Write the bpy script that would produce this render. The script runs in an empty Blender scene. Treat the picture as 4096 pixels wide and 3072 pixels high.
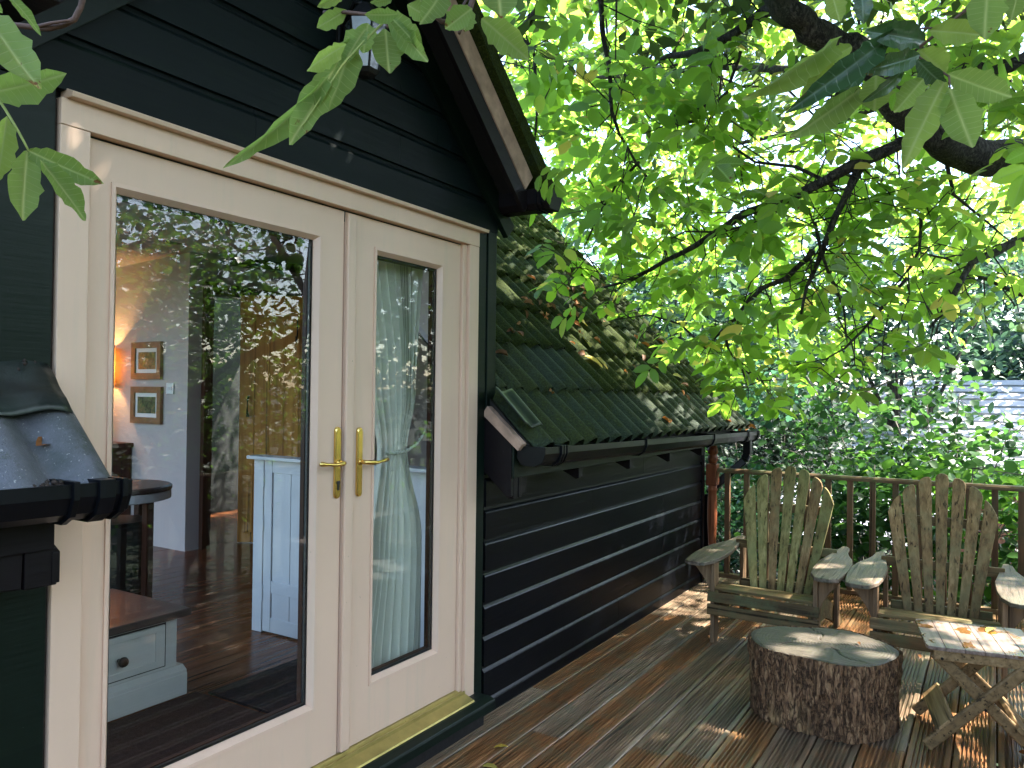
import bpy, bmesh, math, random
import numpy as np
from mathutils import Vector, Matrix, noise
R = math.radians
rnd = random.Random(7)
rng = np.random.default_rng(7)
scene = bpy.context.scene
col = scene.collection

# ------------------------------------------------------------------ camera
YAW, PITCH, ROLL, FPX = 0.5559, 0.01315, 0.01202, 3112.3
CAM = np.array([0.0, -2.105, 1.55])
def cam_axes():
    F = np.array([math.cos(YAW), math.sin(YAW), 0]); Rt = np.array([math.sin(YAW), -math.cos(YAW), 0]); U = np.array([0, 0, 1.])
    F2 = F*math.cos(PITCH)+U*math.sin(PITCH); U2 = -F*math.sin(PITCH)+U*math.cos(PITCH)
    return Rt*math.cos(ROLL)+U2*math.sin(ROLL), -Rt*math.sin(ROLL)+U2*math.cos(ROLL), F2
CR, CU, CF = cam_axes()
cd = bpy.data.cameras.new('camera'); cam = bpy.data.objects.new('camera', cd); col.objects.link(cam)
cam.matrix_world = Matrix(((CR[0], CU[0], -CF[0], CAM[0]), (CR[1], CU[1], -CF[1], CAM[1]), (CR[2], CU[2], -CF[2], CAM[2]), (0, 0, 0, 1)))
cd.sensor_width = 36; cd.lens = FPX/4096*36; cd.clip_start = 0.05; cd.clip_end = 1500
scene.camera = cam
SV = 4096/2212
def at(u, v, depth):
    """point seen at a spot of the photograph, depth metres in front of the camera"""
    return CAM + depth*(CF + CR*(u*SV-2048)/FPX - CU*(v*SV-1536)/FPX)
def proj(P):
    d = np.asarray(P, float)-CAM
    z = d@CF
    z = np.where(np.abs(z) < 1e-6, 1e-6, z)
    return ((d@CR)/z*FPX+2048)/SV, (-(d@CU)/z*FPX+1536)/SV, z

# ------------------------------------------------------------------ light
SUN = Vector((0.42, -0.60, 0.95)).normalized()
w = bpy.data.worlds.new('World'); scene.world = w; w.use_nodes = True
nt = w.node_tree; nt.nodes.clear()
sky = nt.nodes.new('ShaderNodeTexSky'); sky.sky_type = 'NISHITA'; sky.sun_disc = False
sky.sun_elevation = math.asin(SUN.z); sky.sun_rotation = math.atan2(SUN.x, SUN.y)
sky.air_density = 1.0; sky.dust_density = 1.5; sky.ozone_density = 1.0
bg = nt.nodes.new('ShaderNodeBackground'); bg.inputs['Strength'].default_value = 0.14
wo = nt.nodes.new('ShaderNodeOutputWorld')
nt.links.new(sky.outputs[0], bg.inputs[0]); nt.links.new(bg.outputs[0], wo.inputs[0])
sl = bpy.data.lights.new('sun', 'SUN'); sl.energy = 4.2; sl.angle = R(0.53); sl.color = (1, 0.95, 0.87)
so = bpy.data.objects.new('sun', sl); col.objects.link(so)
so.rotation_euler = (-SUN).to_track_quat('-Z', 'Y').to_euler()
vs = scene.view_settings; vs.view_transform = 'Standard'; vs.look = 'None'; vs.exposure = 2.92; vs.gamma = 1; vs.use_curve_mapping = False
cy = scene.cycles
cy.max_bounces = 9; cy.diffuse_bounces = 5; cy.glossy_bounces = 4; cy.transmission_bounces = 6; cy.transparent_max_bounces = 10
cy.use_denoising = True; cy.sample_clamp_indirect = 6; cy.caustics_reflective = False; cy.caustics_refractive = False
scene.render.film_transparent = False

# ------------------------------------------------------------------ materials
MATS = {}
class NT:
    def __init__(s, name):
        s.m = bpy.data.materials.new(name); s.m.use_nodes = True; s.t = s.m.node_tree; s.t.nodes.clear()
        s.out = s.n('ShaderNodeOutputMaterial')
    def n(s, ty, **kw):
        x = s.t.nodes.new(ty)
        for k, v in kw.items(): setattr(x, k, v)
        return x
    def l(s, a, b): s.t.links.new(a, b)
    def coord(s, scale=(1, 1, 1), rand=True):
        tc = s.n('ShaderNodeTexCoord'); mp = s.n('ShaderNodeMapping'); mp.inputs['Scale'].default_value = scale
        if rand:
            oi = s.n('ShaderNodeObjectInfo'); ml = s.n('ShaderNodeVectorMath', operation='MULTIPLY_ADD')
            cb = s.n('ShaderNodeCombineXYZ')
            for i in range(3): s.l(oi.outputs['Random'], cb.inputs[i])
            ml.inputs[1].default_value = (37, 53, 71); s.l(cb.outputs[0], ml.inputs[0]); s.l(tc.outputs['Object'], ml.inputs[2])
            s.l(ml.outputs[0], mp.inputs[0])
        else: s.l(tc.outputs['Object'], mp.inputs[0])
        return mp.outputs[0]
    def noise(s, vec, scale, detail=4, rough=.55, dist=0):
        x = s.n('ShaderNodeTexNoise'); x.inputs['Scale'].default_value = scale; x.inputs['Detail'].default_value = detail
        x.inputs['Roughness'].default_value = rough; x.inputs['Distortion'].default_value = dist
        if vec is not None: s.l(vec, x.inputs['Vector'])
        return x.outputs['Fac']
    def ramp(s, fac, stops, interp='LINEAR'):
        x = s.n('ShaderNodeValToRGB'); e = x.color_ramp.elements; x.color_ramp.interpolation = interp
        while len(e) < len(stops): e.new(.5)
        for k, (p, c) in zip(e, stops): k.position = p; k.color = (*c, 1) if len(c) == 3 else c
        s.l(fac, x.inputs[0]); return x.outputs[0]
    def val(s, fac, a, b, lo=0, hi=1):
        x = s.n('ShaderNodeMapRange'); x.inputs[1].default_value = lo; x.inputs[2].default_value = hi
        x.inputs[3].default_value = a; x.inputs[4].default_value = b; s.l(fac, x.inputs[0]); return x.outputs[0]
    def mix(s, fac, a, b, mode='MIX'):
        x = s.n('ShaderNodeMix', data_type='RGBA', blend_type=mode)
        for sock, v in ((x.inputs[0], fac), (x.inputs[6], a), (x.inputs[7], b)):
            if hasattr(v, 'links') or hasattr(v, 'is_linked'): s.l(v, sock)
            elif isinstance(v, (int, float)): sock.default_value = v
            else: sock.default_value = (*v, 1)
        return x.outputs[2]
    def bump(s, h, strength, dist=.01, norm=None):
        x = s.n('ShaderNodeBump'); x.inputs['Strength'].default_value = strength; x.inputs['Distance'].default_value = dist
        s.l(h, x.inputs['Height'])
        if norm is not None: s.l(norm, x.inputs['Normal'])
        return x.outputs[0]
    def bsdf(s, color, rough=.5, spec=.5, metal=0, normal=None, coat=0, coat_rough=.1):
        b = s.n('ShaderNodeBsdfPrincipled')
        def st(k, v):
            if hasattr(v, 'is_linked'): s.l(v, b.inputs[k])
            else: b.inputs[k].default_value = (*v, 1) if isinstance(v, tuple) else v
        st('Base Color', color); st('Roughness', rough); st('Specular IOR Level', spec); st('Metallic', metal)
        if coat: st('Coat Weight', coat); st('Coat Roughness', coat_rough)
        if normal is not None: s.l(normal, b.inputs['Normal'])
        return b
    def done(s, b): s.l(b.outputs[0], s.out.inputs[0]); MATS[s.m.name] = s.m; return s.m

def m_plain(name, c, rough=.5, metal=0, spec=.5, var=.25, scale=6, bump=.15, coat=0):
    t = NT(name); v = t.coord()
    f = t.noise(v, scale, 5); f2 = t.noise(v, scale*9, 3)
    c1 = tuple(x*(1-var) for x in c); c2 = tuple(min(1, x*(1+var)) for x in c)
    k = t.ramp(f, [(.3, c1), (.7, c2)])
    return t.done(t.bsdf(k, t.val(f2, rough*.8, min(1, rough*1.25)), spec, metal, t.bump(f2, bump, .003), coat))

def m_wood(name, cols, axis='X', grain=40, rough=(.4, .7), bump=.4, lichen=None, spec=.5, patch=1.6, coat=0, fine=1.0):
    """long-grained wood: cols dark -> light; blotches vary along the piece and from piece to piece"""
    t = NT(name); i = 'XYZ'.index(axis)
    sc = [1, 1, 1]; sc[i] = .06
    g = t.noise(t.coord(tuple(sc)), grain, 6, .65, .3)
    sc2 = [1, 1, 1]; sc2[i] = .25
    big = t.noise(t.coord(tuple(sc2)), patch, 3, .5)
    a = t.ramp(g, [(.25, cols[0]), (.5, cols[1]), (.75, cols[2])])
    b = t.ramp(g, [(.25, tuple(x*.55 for x in cols[0])), (.5, tuple(x*.6 for x in cols[1])), (.8, cols[3] if len(cols) > 3 else cols[1])])
    k = t.mix(t.val(big, 0, 1, .4, .62), a, b)
    sc3 = [1, 1, 1]; sc3[i] = .015
    cr = t.noise(t.coord(tuple(sc3)), grain*1.6*fine, 2, .5)
    k = t.mix(t.val(cr, 0, .85, .62, .7), k, tuple(x*.18 for x in cols[0]))
    if lichen:
        ln = t.noise(t.coord(), 7, 6, .7)
        k = t.mix(t.val(ln, 0, .75, .45, .66), k, lichen)
    h = t.mix(.5, g, cr)
    return t.done(t.bsdf(k, t.val(g, rough[0], rough[1]), spec*.3, 0, t.bump(g, bump, .006, t.bump(cr, -bump, .006)), coat))

def m_leaf(name, refl, trans, tfac=.5, rough=.4, var=.35, yellow=None, veins=False, obj_random=False, spec=.4):
    t = NT(name)
    if obj_random: r = t.n('ShaderNodeObjectInfo').outputs['Random']
    else:
        at_ = t.n('ShaderNodeAttribute'); at_.attribute_name = 'rnd'; r = at_.outputs['Fac']
    def vary(c):
        s = [(0, tuple(x*(1-var) for x in c)), (.6, c), (.9, (c[0]*(1+var*1.3), c[1]*(1+var*.7), c[2]))]
        if yellow: s[-1] = (.93, s[-1][1]); s.append((.985, yellow))
        return t.ramp(r, s)
    a, b = vary(refl), vary(trans)
    nb = t.noise(None, 60, 2)
    if veins:
        uv = t.n('ShaderNodeUVMap'); sep = t.n('ShaderNodeSeparateXYZ'); t.l(uv.outputs[0], sep.inputs[0])
        ab = t.n('ShaderNodeMath', operation='ABSOLUTE'); t.l(sep.outputs[1], ab.inputs[0])
        mid = t.val(ab.outputs[0], 1, 0, .0, .035)
        ma = t.n('ShaderNodeMath', operation='MULTIPLY_ADD'); t.l(ab.outputs[0], ma.inputs[0]); ma.inputs[1].default_value = -.42; t.l(sep.outputs[0], ma.inputs[2])
        mm = t.n('ShaderNodeMath', operation='MULTIPLY'); t.l(ma.outputs[0], mm.inputs[0]); mm.inputs[1].default_value = 11.0
        fr = t.n('ShaderNodeMath', operation='FRACT'); t.l(mm.outputs[0], fr.inputs[0])
        sb = t.n('ShaderNodeMath', operation='SUBTRACT'); t.l(fr.outputs[0], sb.inputs[0]); sb.inputs[1].default_value = .5
        ab2 = t.n('ShaderNodeMath', operation='ABSOLUTE'); t.l(sb.outputs[0], ab2.inputs[0])
        side = t.val(ab2.outputs[0], .7, 0, .0, .07)
        mx = t.n('ShaderNodeMath', operation='MAXIMUM'); t.l(mid, mx.inputs[0]); t.l(side, mx.inputs[1])
        vein = mx.outputs[0]
        a = t.mix(vein, a, (min(1, refl[0]*3.2), min(1, refl[1]*2.2), refl[2]*3)); b = t.mix(vein, b, (trans[0]*.8, trans[1]*.8, trans[2]*1.2))
        sp = t.noise(t.coord(), 40, 5, .7)
        a = t.mix(t.val(sp, 0, .9, .68, .75), a, (.10, .05, .015))
        nz2 = t.noise(t.coord((1, 1, 1)), 5, 4, .6); ad = t.n('ShaderNodeMath', operation='MULTIPLY_ADD'); t.l(sep.outputs[0], ad.inputs[0]); ad.inputs[1].default_value = .35; t.l(nz2, ad.inputs[2])
        edge = t.val(ad.outputs[0], 0, 1, .93, .98); a = t.mix(edge, a, (.20, .085, .025)); b = t.mix(edge, b, (.16, .06, .015))
        nrm = t.bump(vein, .5, .003)
    else: nrm = t.bump(nb, .2, .004)
    p = t.bsdf(a, rough, spec, 0, nrm)
    tr = t.n('ShaderNodeBsdfTranslucent'); t.l(b, tr.inputs[0])
    mxs = t.n('ShaderNodeMixShader'); mxs.inputs[0].default_value = tfac
    t.l(p.outputs[0], mxs.inputs[1]); t.l(tr.outputs[0], mxs.inputs[2])
    return t.done(mxs)

def m_glass(name, gain=1.0, wav=.0):
    t = NT(name)
    fr = t.n('ShaderNodeFresnel'); ge = t.n('ShaderNodeNewGeometry'); t.l(t.val(ge.outputs['Backfacing'], 1.52, 1/1.52), fr.inputs[0])
    f = t.n('ShaderNodeMath', operation='MULTIPLY'); t.l(fr.outputs[0], f.inputs[0]); f.inputs[1].default_value = gain; f.use_clamp = True
    g = t.n('ShaderNodeBsdfGlossy'); g.inputs['Roughness'].default_value = .0
    if wav:
        nz = t.noise(t.coord((1, 1, 1.6), False), 7, 1, .3); t.l(t.bump(nz, wav, .01), g.inputs['Normal'])
    tr = t.n('ShaderNodeBsdfTransparent'); tr.inputs[0].default_value = (.93, .96, .95, 1)
    m = t.n('ShaderNodeMixShader'); t.l(f.outputs[0], m.inputs[0]); t.l(tr.outputs[0], m.inputs[1]); t.l(g.outputs[0], m.inputs[2])
    return t.done(m)

# stained weatherboard: nearly black green, satin, a little green algae on the upper lips
def m_stain(name, c, alg, rough=(.28, .5), spec=.3):
    t = NT(name); g = t.noise(t.coord((.05, 1, 1)), 60, 5, .6); big = t.noise(t.coord((.4, 1, 1)), 3, 4)
    k = t.mix(t.val(big, 0, 1, .35, .7), tuple(x*.7 for x in c), c)
    al = t.noise(t.coord((.3, 1, 2)), 9, 5, .7)
    k = t.mix(t.val(al, 0, .6, .55, .75), k, alg)
    sp = t.noise(t.coord(), 120, 2)
    k = t.mix(t.val(sp, 0, .4, .77, .8), k, (.12, .12, .11))
    return t.done(t.bsdf(k, t.val(g, rough[0], rough[1]), spec, 0, t.bump(g, .25, .004)))
m_stain('stained_board', (.0030, .0036, .0052), (.004, .006, .005), (.24, .42), .16)
m_stain('stained_gable', (.0038, .0085, .0088), (.008, .017, .009), (.42, .6), .15)
m_stain('stained_trim', (.004, .011, .007), (.007, .014, .008), (.3, .5), .2)
m_stain('brown_trim', (.0075, .0052, .0062), (.012, .010, .010), (.38, .55), .18)
m_plain('gutter_plastic', (.0035, .004, .0055), .3, 0, .22, .3, 5, .05)
def m_paint(name, c, rough=.42):
    t = NT(name); v = t.coord()
    f = t.noise(v, 2.2, 3); f2 = t.noise(v, 150, 2)
    k = t.ramp(f, [(.3, tuple(x*.94 for x in c)), (.7, c)])
    st = t.noise(t.coord((3, 3, .25)), 5, 5, .7)
    k = t.mix(t.val(st, 0, .18, .52, .75), k, (.36, .38, .27))
    sp = t.noise(v, 70, 2)
    k = t.mix(t.val(sp, 0, .8, .775, .8), k, (.12, .09, .06))
    return t.done(t.bsdf(k, rough, .45, 0, t.bump(f2, .08, .001)))
m_paint('cream_paint', (.72, .50, .355))
m_paint('cream_bead', (.73, .50, .365))
m_plain('grey_white_paint', (.50, .50, .52), .45, var=.05)
m_plain('brass', (.80, .55, .16), .16, 1, .5, .12, 12, .05)
m_plain('threshold_brass', (.50, .40, .13), .30, .7, .5, .22, 9, .1)
m_plain('black_gap', (.006, .005, .005), .6)
m_plain('rubber_black', (.01, .01, .011), .5)
m_plain('bare_wood_strip', (.42, .27, .19), .8, var=.3, scale=14, bump=.5)
m_glass('door_glass', .8, .012)
m_plain('flashing_lead', (.016, .024, .02), .32, .2, .5, .5, 9, .3)
m_wood('deck_wood', [(.045, .018, .008), (.23, .10, .037), (.50, .27, .12), (.42, .145, .034)], 'X', 45, (.2, .5), .35, (.12, .10, .055), patch=1.3, spec=1.5)
m_wood('deck_wood_grey', [(.045, .028, .017), (.22, .145, .09), (.48, .36, .25), (.31, .14, .05)], 'X', 45, (.2, .5), .35, (.14, .125, .08), patch=1.1, spec=1.5)
m_wood('chair_wood_z', [(.055, .042, .014), (.26, .205, .075), (.50, .41, .18), (.24, .16, .065)], 'Z', 38, (.55, .85), .7, (.24, .23, .09))
m_wood('chair_wood_brown_z', [(.055, .032, .013), (.26, .155, .068), (.50, .34, .165), (.28, .14, .055)], 'Z', 38, (.5, .85), .7, (.22, .18, .085))
m_wood('chair_wood_y', [(.045, .028, .011), (.165, .105, .046), (.33, .225, .11), (.17, .095, .038)], 'Y', 38, (.5, .8), .7, (.10, .11, .05))
m_wood('arm_wood', [(.04, .028, .02), (.17, .125, .09), (.34, .265, .20), (.15, .10, .065)], 'X', 42, (.35, .65), .9, (.10, .105, .075))
m_wood('leg_wood', [(.065, .038, .022), (.24, .15, .082), (.40, .265, .15), (.21, .12, .06)], 'Z', 34, (.5, .8), .6)
m_wood('rail_wood', [(.06, .035, .018), (.17, .10, .055), (.28, .18, .10), (.14, .09, .045)], 'Y', 30, (.35, .65), .4, (.12, .13, .06))
m_wood('rail_wood_x', [(.06, .035, .018), (.17, .10, .055), (.28, .18, .10), (.14, .09, .045)], 'X', 30, (.35, .65), .4, (.12, .13, .06))
m_wood('baluster_wood', [(.05, .026, .014), (.16, .085, .045), (.25, .14, .075), (.14, .075, .035)], 'Z', 26, (.45, .7), .35, (.09, .08, .04))
m_wood('post_wood', [(.07, .022, .010), (.20, .062, .026), (.32, .11, .05), (.15, .04, .02)], 'Z', 22, (.35, .6), .35)
def m_table():
    t = NT('table_wood'); g = t.noise(t.coord((.06, 1, 1)), 45, 6, .65, .3); w_ = t.noise(t.coord((1, 1.1, 1), False), 6.5, 3, .5, .3)
    k = t.ramp(g, [(.25, (.07, .045, .035)), (.5, (.22, .15, .115)), (.75, (.37, .275, .22))]); a = t.ramp(g, [(.25, (.08, .03, .008)), (.7, (.22, .10, .025))])
    wet = t.val(w_, 0, 1, .55, .57); k = t.mix(wet, k, a)
    return t.done(t.bsdf(k, t.val(wet, .38, .06), .5, 0, t.bump(g, .35, .004)))
m_table()
m_wood('table_leg_wood', [(.07, .045, .022), (.28, .175, .08), (.42, .285, .145), (.24, .14, .055)], 'X', 36, (.4, .7), .5)
m_wood('floor_wood', [(.05, .017, .008), (.15, .05, .02), (.25, .09, .036), (.11, .036, .015)], 'X', 20, (.14, .3), .1)
m_wood('door_pine', [(.30, .12, .025), (.58, .25, .05), (.72, .36, .09), (.50, .20, .04)], 'Z', 18, (.35, .5), .15)
m_wood('dark_beam', [(.03, .012, .008), (.07, .028, .018), (.12, .05, .03), (.05, .02, .014)], 'Z', 18, (.4, .6), .2)
m_plain('room_plaster', (.48, .42, .41), .85, var=.03, scale=3, bump=.08)
m_plain('ceiling_plaster', (.40, .37, .41), .9, var=.03, scale=3, bump=.05)
m_plain('chest_paint', (.56, .53, .48), .5, var=.04)
m_plain('chest_top_wood', (.05, .032, .028), .3, var=.3, scale=8)
m_plain('iron_black', (.012, .012, .012), .45, .6)
m_plain('mat_fibre', (.012, .010, .012), .95, spec=.1, var=.5, scale=40, bump=.6)
m_plain('rug_fibre', (.040, .020, .016), .95, spec=.1, var=.3, scale=50, bump=.6)
m_plain('frame_wood', (.24, .11, .045), .45, var=.25, scale=16)
m_plain('mount_card', (.75, .74, .72), .9, var=.02)
m_plain('switch_plastic', (.75, .75, .76), .35, var=.02)
def m_picture():
    t = NT('picture_print'); v = t.coord((1, 1, 1)); f = t.noise(v, 18, 5, .7)
    k = t.ramp(f, [(.35, (.03, .025, .015)), (.5, (.10, .12, .05)), (.62, (.25, .17, .07)), (.75, (.55, .55, .5))])
    return t.done(t.bsdf(k, .3))
m_picture()
def m_wicker():
    t = NT('wicker_shade'); v = t.coord((1, 1, 1), False)
    wv = t.n('ShaderNodeTexWave'); wv.bands_direction = 'Z'; wv.inputs['Scale'].default_value = 28; wv.inputs['Distortion'].default_value = 2; t.l(v, wv.inputs[0])
    k = t.ramp(wv.outputs['Fac'], [(.2, (.16, .08, .03)), (.8, (.45, .27, .12))])
    p = t.bsdf(k, .7, .3, 0, t.bump(wv.outputs['Fac'], .6, .004)); tr = t.n('ShaderNodeBsdfTranslucent'); tr.inputs[0].default_value = (.5, .26, .1, 1)
    mx = t.n('ShaderNodeMixShader'); mx.inputs[0].default_value = .3; t.l(p.outputs[0], mx.inputs[1]); t.l(tr.outputs[0], mx.inputs[2])
    return t.done(mx)
m_wicker()
def m_curtain():
    t = NT('curtain_cloth'); f = t.noise(t.coord((1, 1, .4), False), 260, 2)
    tc = t.n('ShaderNodeUVMap'); sep = t.n('ShaderNodeSeparateXYZ'); t.l(tc.outputs[0], sep.inputs[0])
    s = t.n('ShaderNodeMath', operation='MULTIPLY'); s.inputs[1].default_value = 9; t.l(sep.outputs[0], s.inputs[0])
    fr = t.n('ShaderNodeMath', operation='FRACT'); t.l(s.outputs[0], fr.inputs[0])
    k = t.ramp(fr.outputs[0], [(0, (.76, .73, .62)), (.70, (.78, .75, .64)), (.72, (.20, .20, .16)), (.76, (.74, .71, .60)), (.80, (.22, .22, .18)), (.86, (.78, .75, .64))])
    p = t.bsdf(k, .9, .1, 0, t.bump(f, .3, .002)); tr = t.n('ShaderNodeBsdfTranslucent'); tr.inputs[0].default_value = (.5, .54, .47, 1)
    mx = t.n('ShaderNodeMixShader'); mx.inputs[0].default_value = .25; t.l(p.outputs[0], mx.inputs[1]); t.l(tr.outputs[0], mx.inputs[2])
    return t.done(mx)
m_curtain()
def m_roof(name, moss):
    t = NT(name); v = t.coord((1, 1, 1)); f = t.noise(v, 9, 6, .75); f2 = t.noise(v, 95, 3, .7); s = t.noise(v, 2.1, 3)
    base = t.ramp(f2, [(.3, (.010, .018, .008)), (.7, (.030, .046, .022))])
    ms = t.ramp(f2, [(.3, (.009, .014, .002)), (.6, (.030, .042, .006)), (.8, (.08, .095, .014))])
    mm = t.n('ShaderNodeMath', operation='ADD'); t.l(f, mm.inputs[0]); t.l(s, mm.inputs[1])
    k = t.mix(t.val(mm.outputs[0], 0, 1, 1.12-moss*.35, 1.3-moss*.35), base, ms)
    sp = t.noise(v, 60, 2)
    k = t.mix(t.val(sp, 0, .7, .72, .76), k, (.09, .085, .03))
    return t.done(t.bsdf(k, t.val(f, .55, .95), .10 if moss > .6 else .3, 0, t.bump(f2, .6, .012)))
m_roof('sheet_mossy', .9); m_roof('sheet_green', .45)
def m_sheet_grey():
    t = NT('sheet_grey'); v = t.coord(); f = t.noise(v, 8, 5, .7); f2 = t.noise(v, 120, 3, .7)
    k = t.ramp(f, [(.3, (.05, .06, .055)), (.7, (.13, .13, .15))])
    k = t.mix(t.val(f2, 0, .7, .64, .7), k, (.45, .43, .40))
    mo = t.noise(v, 12, 5, .8); k = t.mix(t.val(mo, 0, .8, .58, .7), k, (.03, .045, .015))
    return t.done(t.bsdf(k, t.val(f2, .35, .75), .5, 0, t.bump(f2, .5, .008)))
m_sheet_grey()
m_plain('moss_clump', (.03, .038, .012), .95, var=.6, scale=60, bump=.8)
def m_bark(name, cols, sc=14, vert=.25):
    t = NT(name); v = t.coord((1, 1, vert), False)
    n1 = t.noise(v, sc, 6, .7, 1.2); n2 = t.noise(v, sc*3.2, 4, .65, .6)
    rid = t.n('ShaderNodeMath', operation='ABSOLUTE'); sb = t.n('ShaderNodeMath', operation='SUBTRACT'); t.l(n1, sb.inputs[0]); sb.inputs[1].default_value = .5; t.l(sb.outputs[0], rid.inputs[0])
    cr = t.val(rid.outputs[0], 1, 0, .0, .035)
    k = t.ramp(n2, [(.3, cols[0]), (.52, cols[1]), (.72, cols[2])])
    k = t.mix(t.val(cr, 0, .8), k, tuple(x*.3 for x in cols[0]))
    pt = t.noise(t.coord((1, 1, .35), False), 4.5, 4); k = t.mix(t.val(pt, 0, .55, .55, .68), k, cols[3])
    mx = t.n('ShaderNodeMath', operation='SUBTRACT'); t.l(n2, mx.inputs[0]); t.l(cr, mx.inputs[1])
    return t.done(t.bsdf(k, .8, .3, 0, t.bump(mx.outputs[0], .9, .012)))
m_bark('stump_bark', [(.055, .028, .015), (.24, .125, .06), (.42, .26, .13), (.50, .34, .15)], 24, .30)
m_bark('walnut_bark', [(.025, .021, .018), (.06, .05, .042), (.13, .12, .10), (.045, .05, .02)], 22, .5)
def m_stump_top():
    t = NT('stump_top'); v = t.coord((1, 1, 1), False)
    wv = t.n('ShaderNodeTexWave'); wv.wave_type = 'RINGS'; wv.rings_direction = 'Z'; wv.inputs['Scale'].default_value = 22; wv.inputs['Distortion'].default_value = 3; wv.inputs['Detail'].default_value = 3; t.l(v, wv.inputs[0])
    st = t.noise(t.coord((1.4, .12, 1), False), 60, 5, .7)
    k = t.ramp(st, [(.3, (.026, .020, .014)), (.55, (.085, .066, .046)), (.75, (.19, .15, .11))])
    k = t.mix(t.val(wv.outputs['Fac'], 0, .35), k, (.06, .055, .045))
    lg = t.noise(v, 5, 4); k = t.mix(t.val(lg, 0, .5, .5, .7), k, (.075, .078, .05))
    return t.done(t.bsdf(k, t.val(st, .35, .7), .3, 0, t.bump(st, .7, .008, t.bump(wv.outputs['Fac'], .25, .006))))
m_stump_top()
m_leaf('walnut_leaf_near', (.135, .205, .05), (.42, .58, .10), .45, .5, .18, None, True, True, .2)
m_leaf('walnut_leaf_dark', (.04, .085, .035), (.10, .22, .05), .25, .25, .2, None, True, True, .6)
m_leaf('walnut_leaf', (.10, .21, .035), (.46, .78, .09), .58, .35, .3, (.85, .68, .16))
m_leaf('shrub_leaf', (.026, .075, .032), (.095, .25, .055), .40, .42, .5, None, False, False, .25)
m_leaf('ivy_leaf', (.020, .070, .042), (.05, .16, .06), .25, .35, .5, None, False, False, .3)
m_leaf('blue_green_leaf', (.040, .105, .085), (.12, .30, .17), .35, .4, .5, None, False, False, .25)  # blue-green; on the far trees the tint stands in for haze
m_leaf('haze_tint_leaf', (.045, .10, .075), (.10, .22, .11), .35, .5, .5, None, False, False, .2)  # bluish tint put into the leaves in place of distance haze
m_leaf('wood_leaf', (.018, .045, .028), (.03, .08, .04), .3, .6, .5, None, False, False, .1)
m_leaf('backdrop_leaf', (.008, .022, .012), (.01, .03, .01), .1, .5, .6)  # near-black leaves standing in for shade in the gaps behind
m_leaf('maple_leaf', (.05, .13, .028), (.17, .38, .05), .45, .45, .3, None, False, False, .25)
m_leaf('dead_leaf', (.24, .10, .03), (.30, .12, .03), .3, .6, .5, None, False, True)
m_leaf('yellow_leaf', (.50, .40, .08), (.55, .42, .06), .4, .5, .3, None, True, True)
m_plain('twig_bark', (.09, .045, .03), .7, var=.4, scale=30, bump=.6)
m_plain('stem_bark', (.10, .085, .07), .8, var=.4, scale=12, bump=.6)
def m_ground():
    t = NT('ground_soil'); v = t.coord((1, 1, 1), False); f = t.noise(v, 1.2, 8, .7); f2 = t.noise(v, 14, 5, .7)
    k = t.ramp(f2, [(.3, (.012, .009, .006)), (.6, (.035, .025, .015)), (.8, (.08, .05, .025))])
    k = t.mix(t.val(f, 0, 1, .42, .55), k, (.014, .03, .010))
    return t.done(t.bsdf(k, .9, .3, 0, t.bump(f2, .8, .05)))
m_ground()
m_plain('paving_grey', (.30, .29, .29), .8, var=.2, scale=4)
m_plain('pale_roofing', (.42, .42, .45), .7, spec=.2, var=.2, scale=3)
m_plain('shed_felt', (.34, .33, .40), .7, var=.3, scale=4)
m_plain('shed_boards', (.22, .12, .085), .7, var=.3, scale=5)
m_plain('brick_red', (.36, .15, .10), .8, var=.3, scale=9)
m_plain('rope_cotton', (.45, .46, .38), .9, var=.2, scale=90, bump=.8)
m_plain('lamp_glass_grey', (.05, .06, .06), .08, 0, .8, .2)
m_plain('cobweb_dirt', (.035, .022, .015), .95, var=.6, scale=60, bump=.8)

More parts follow.
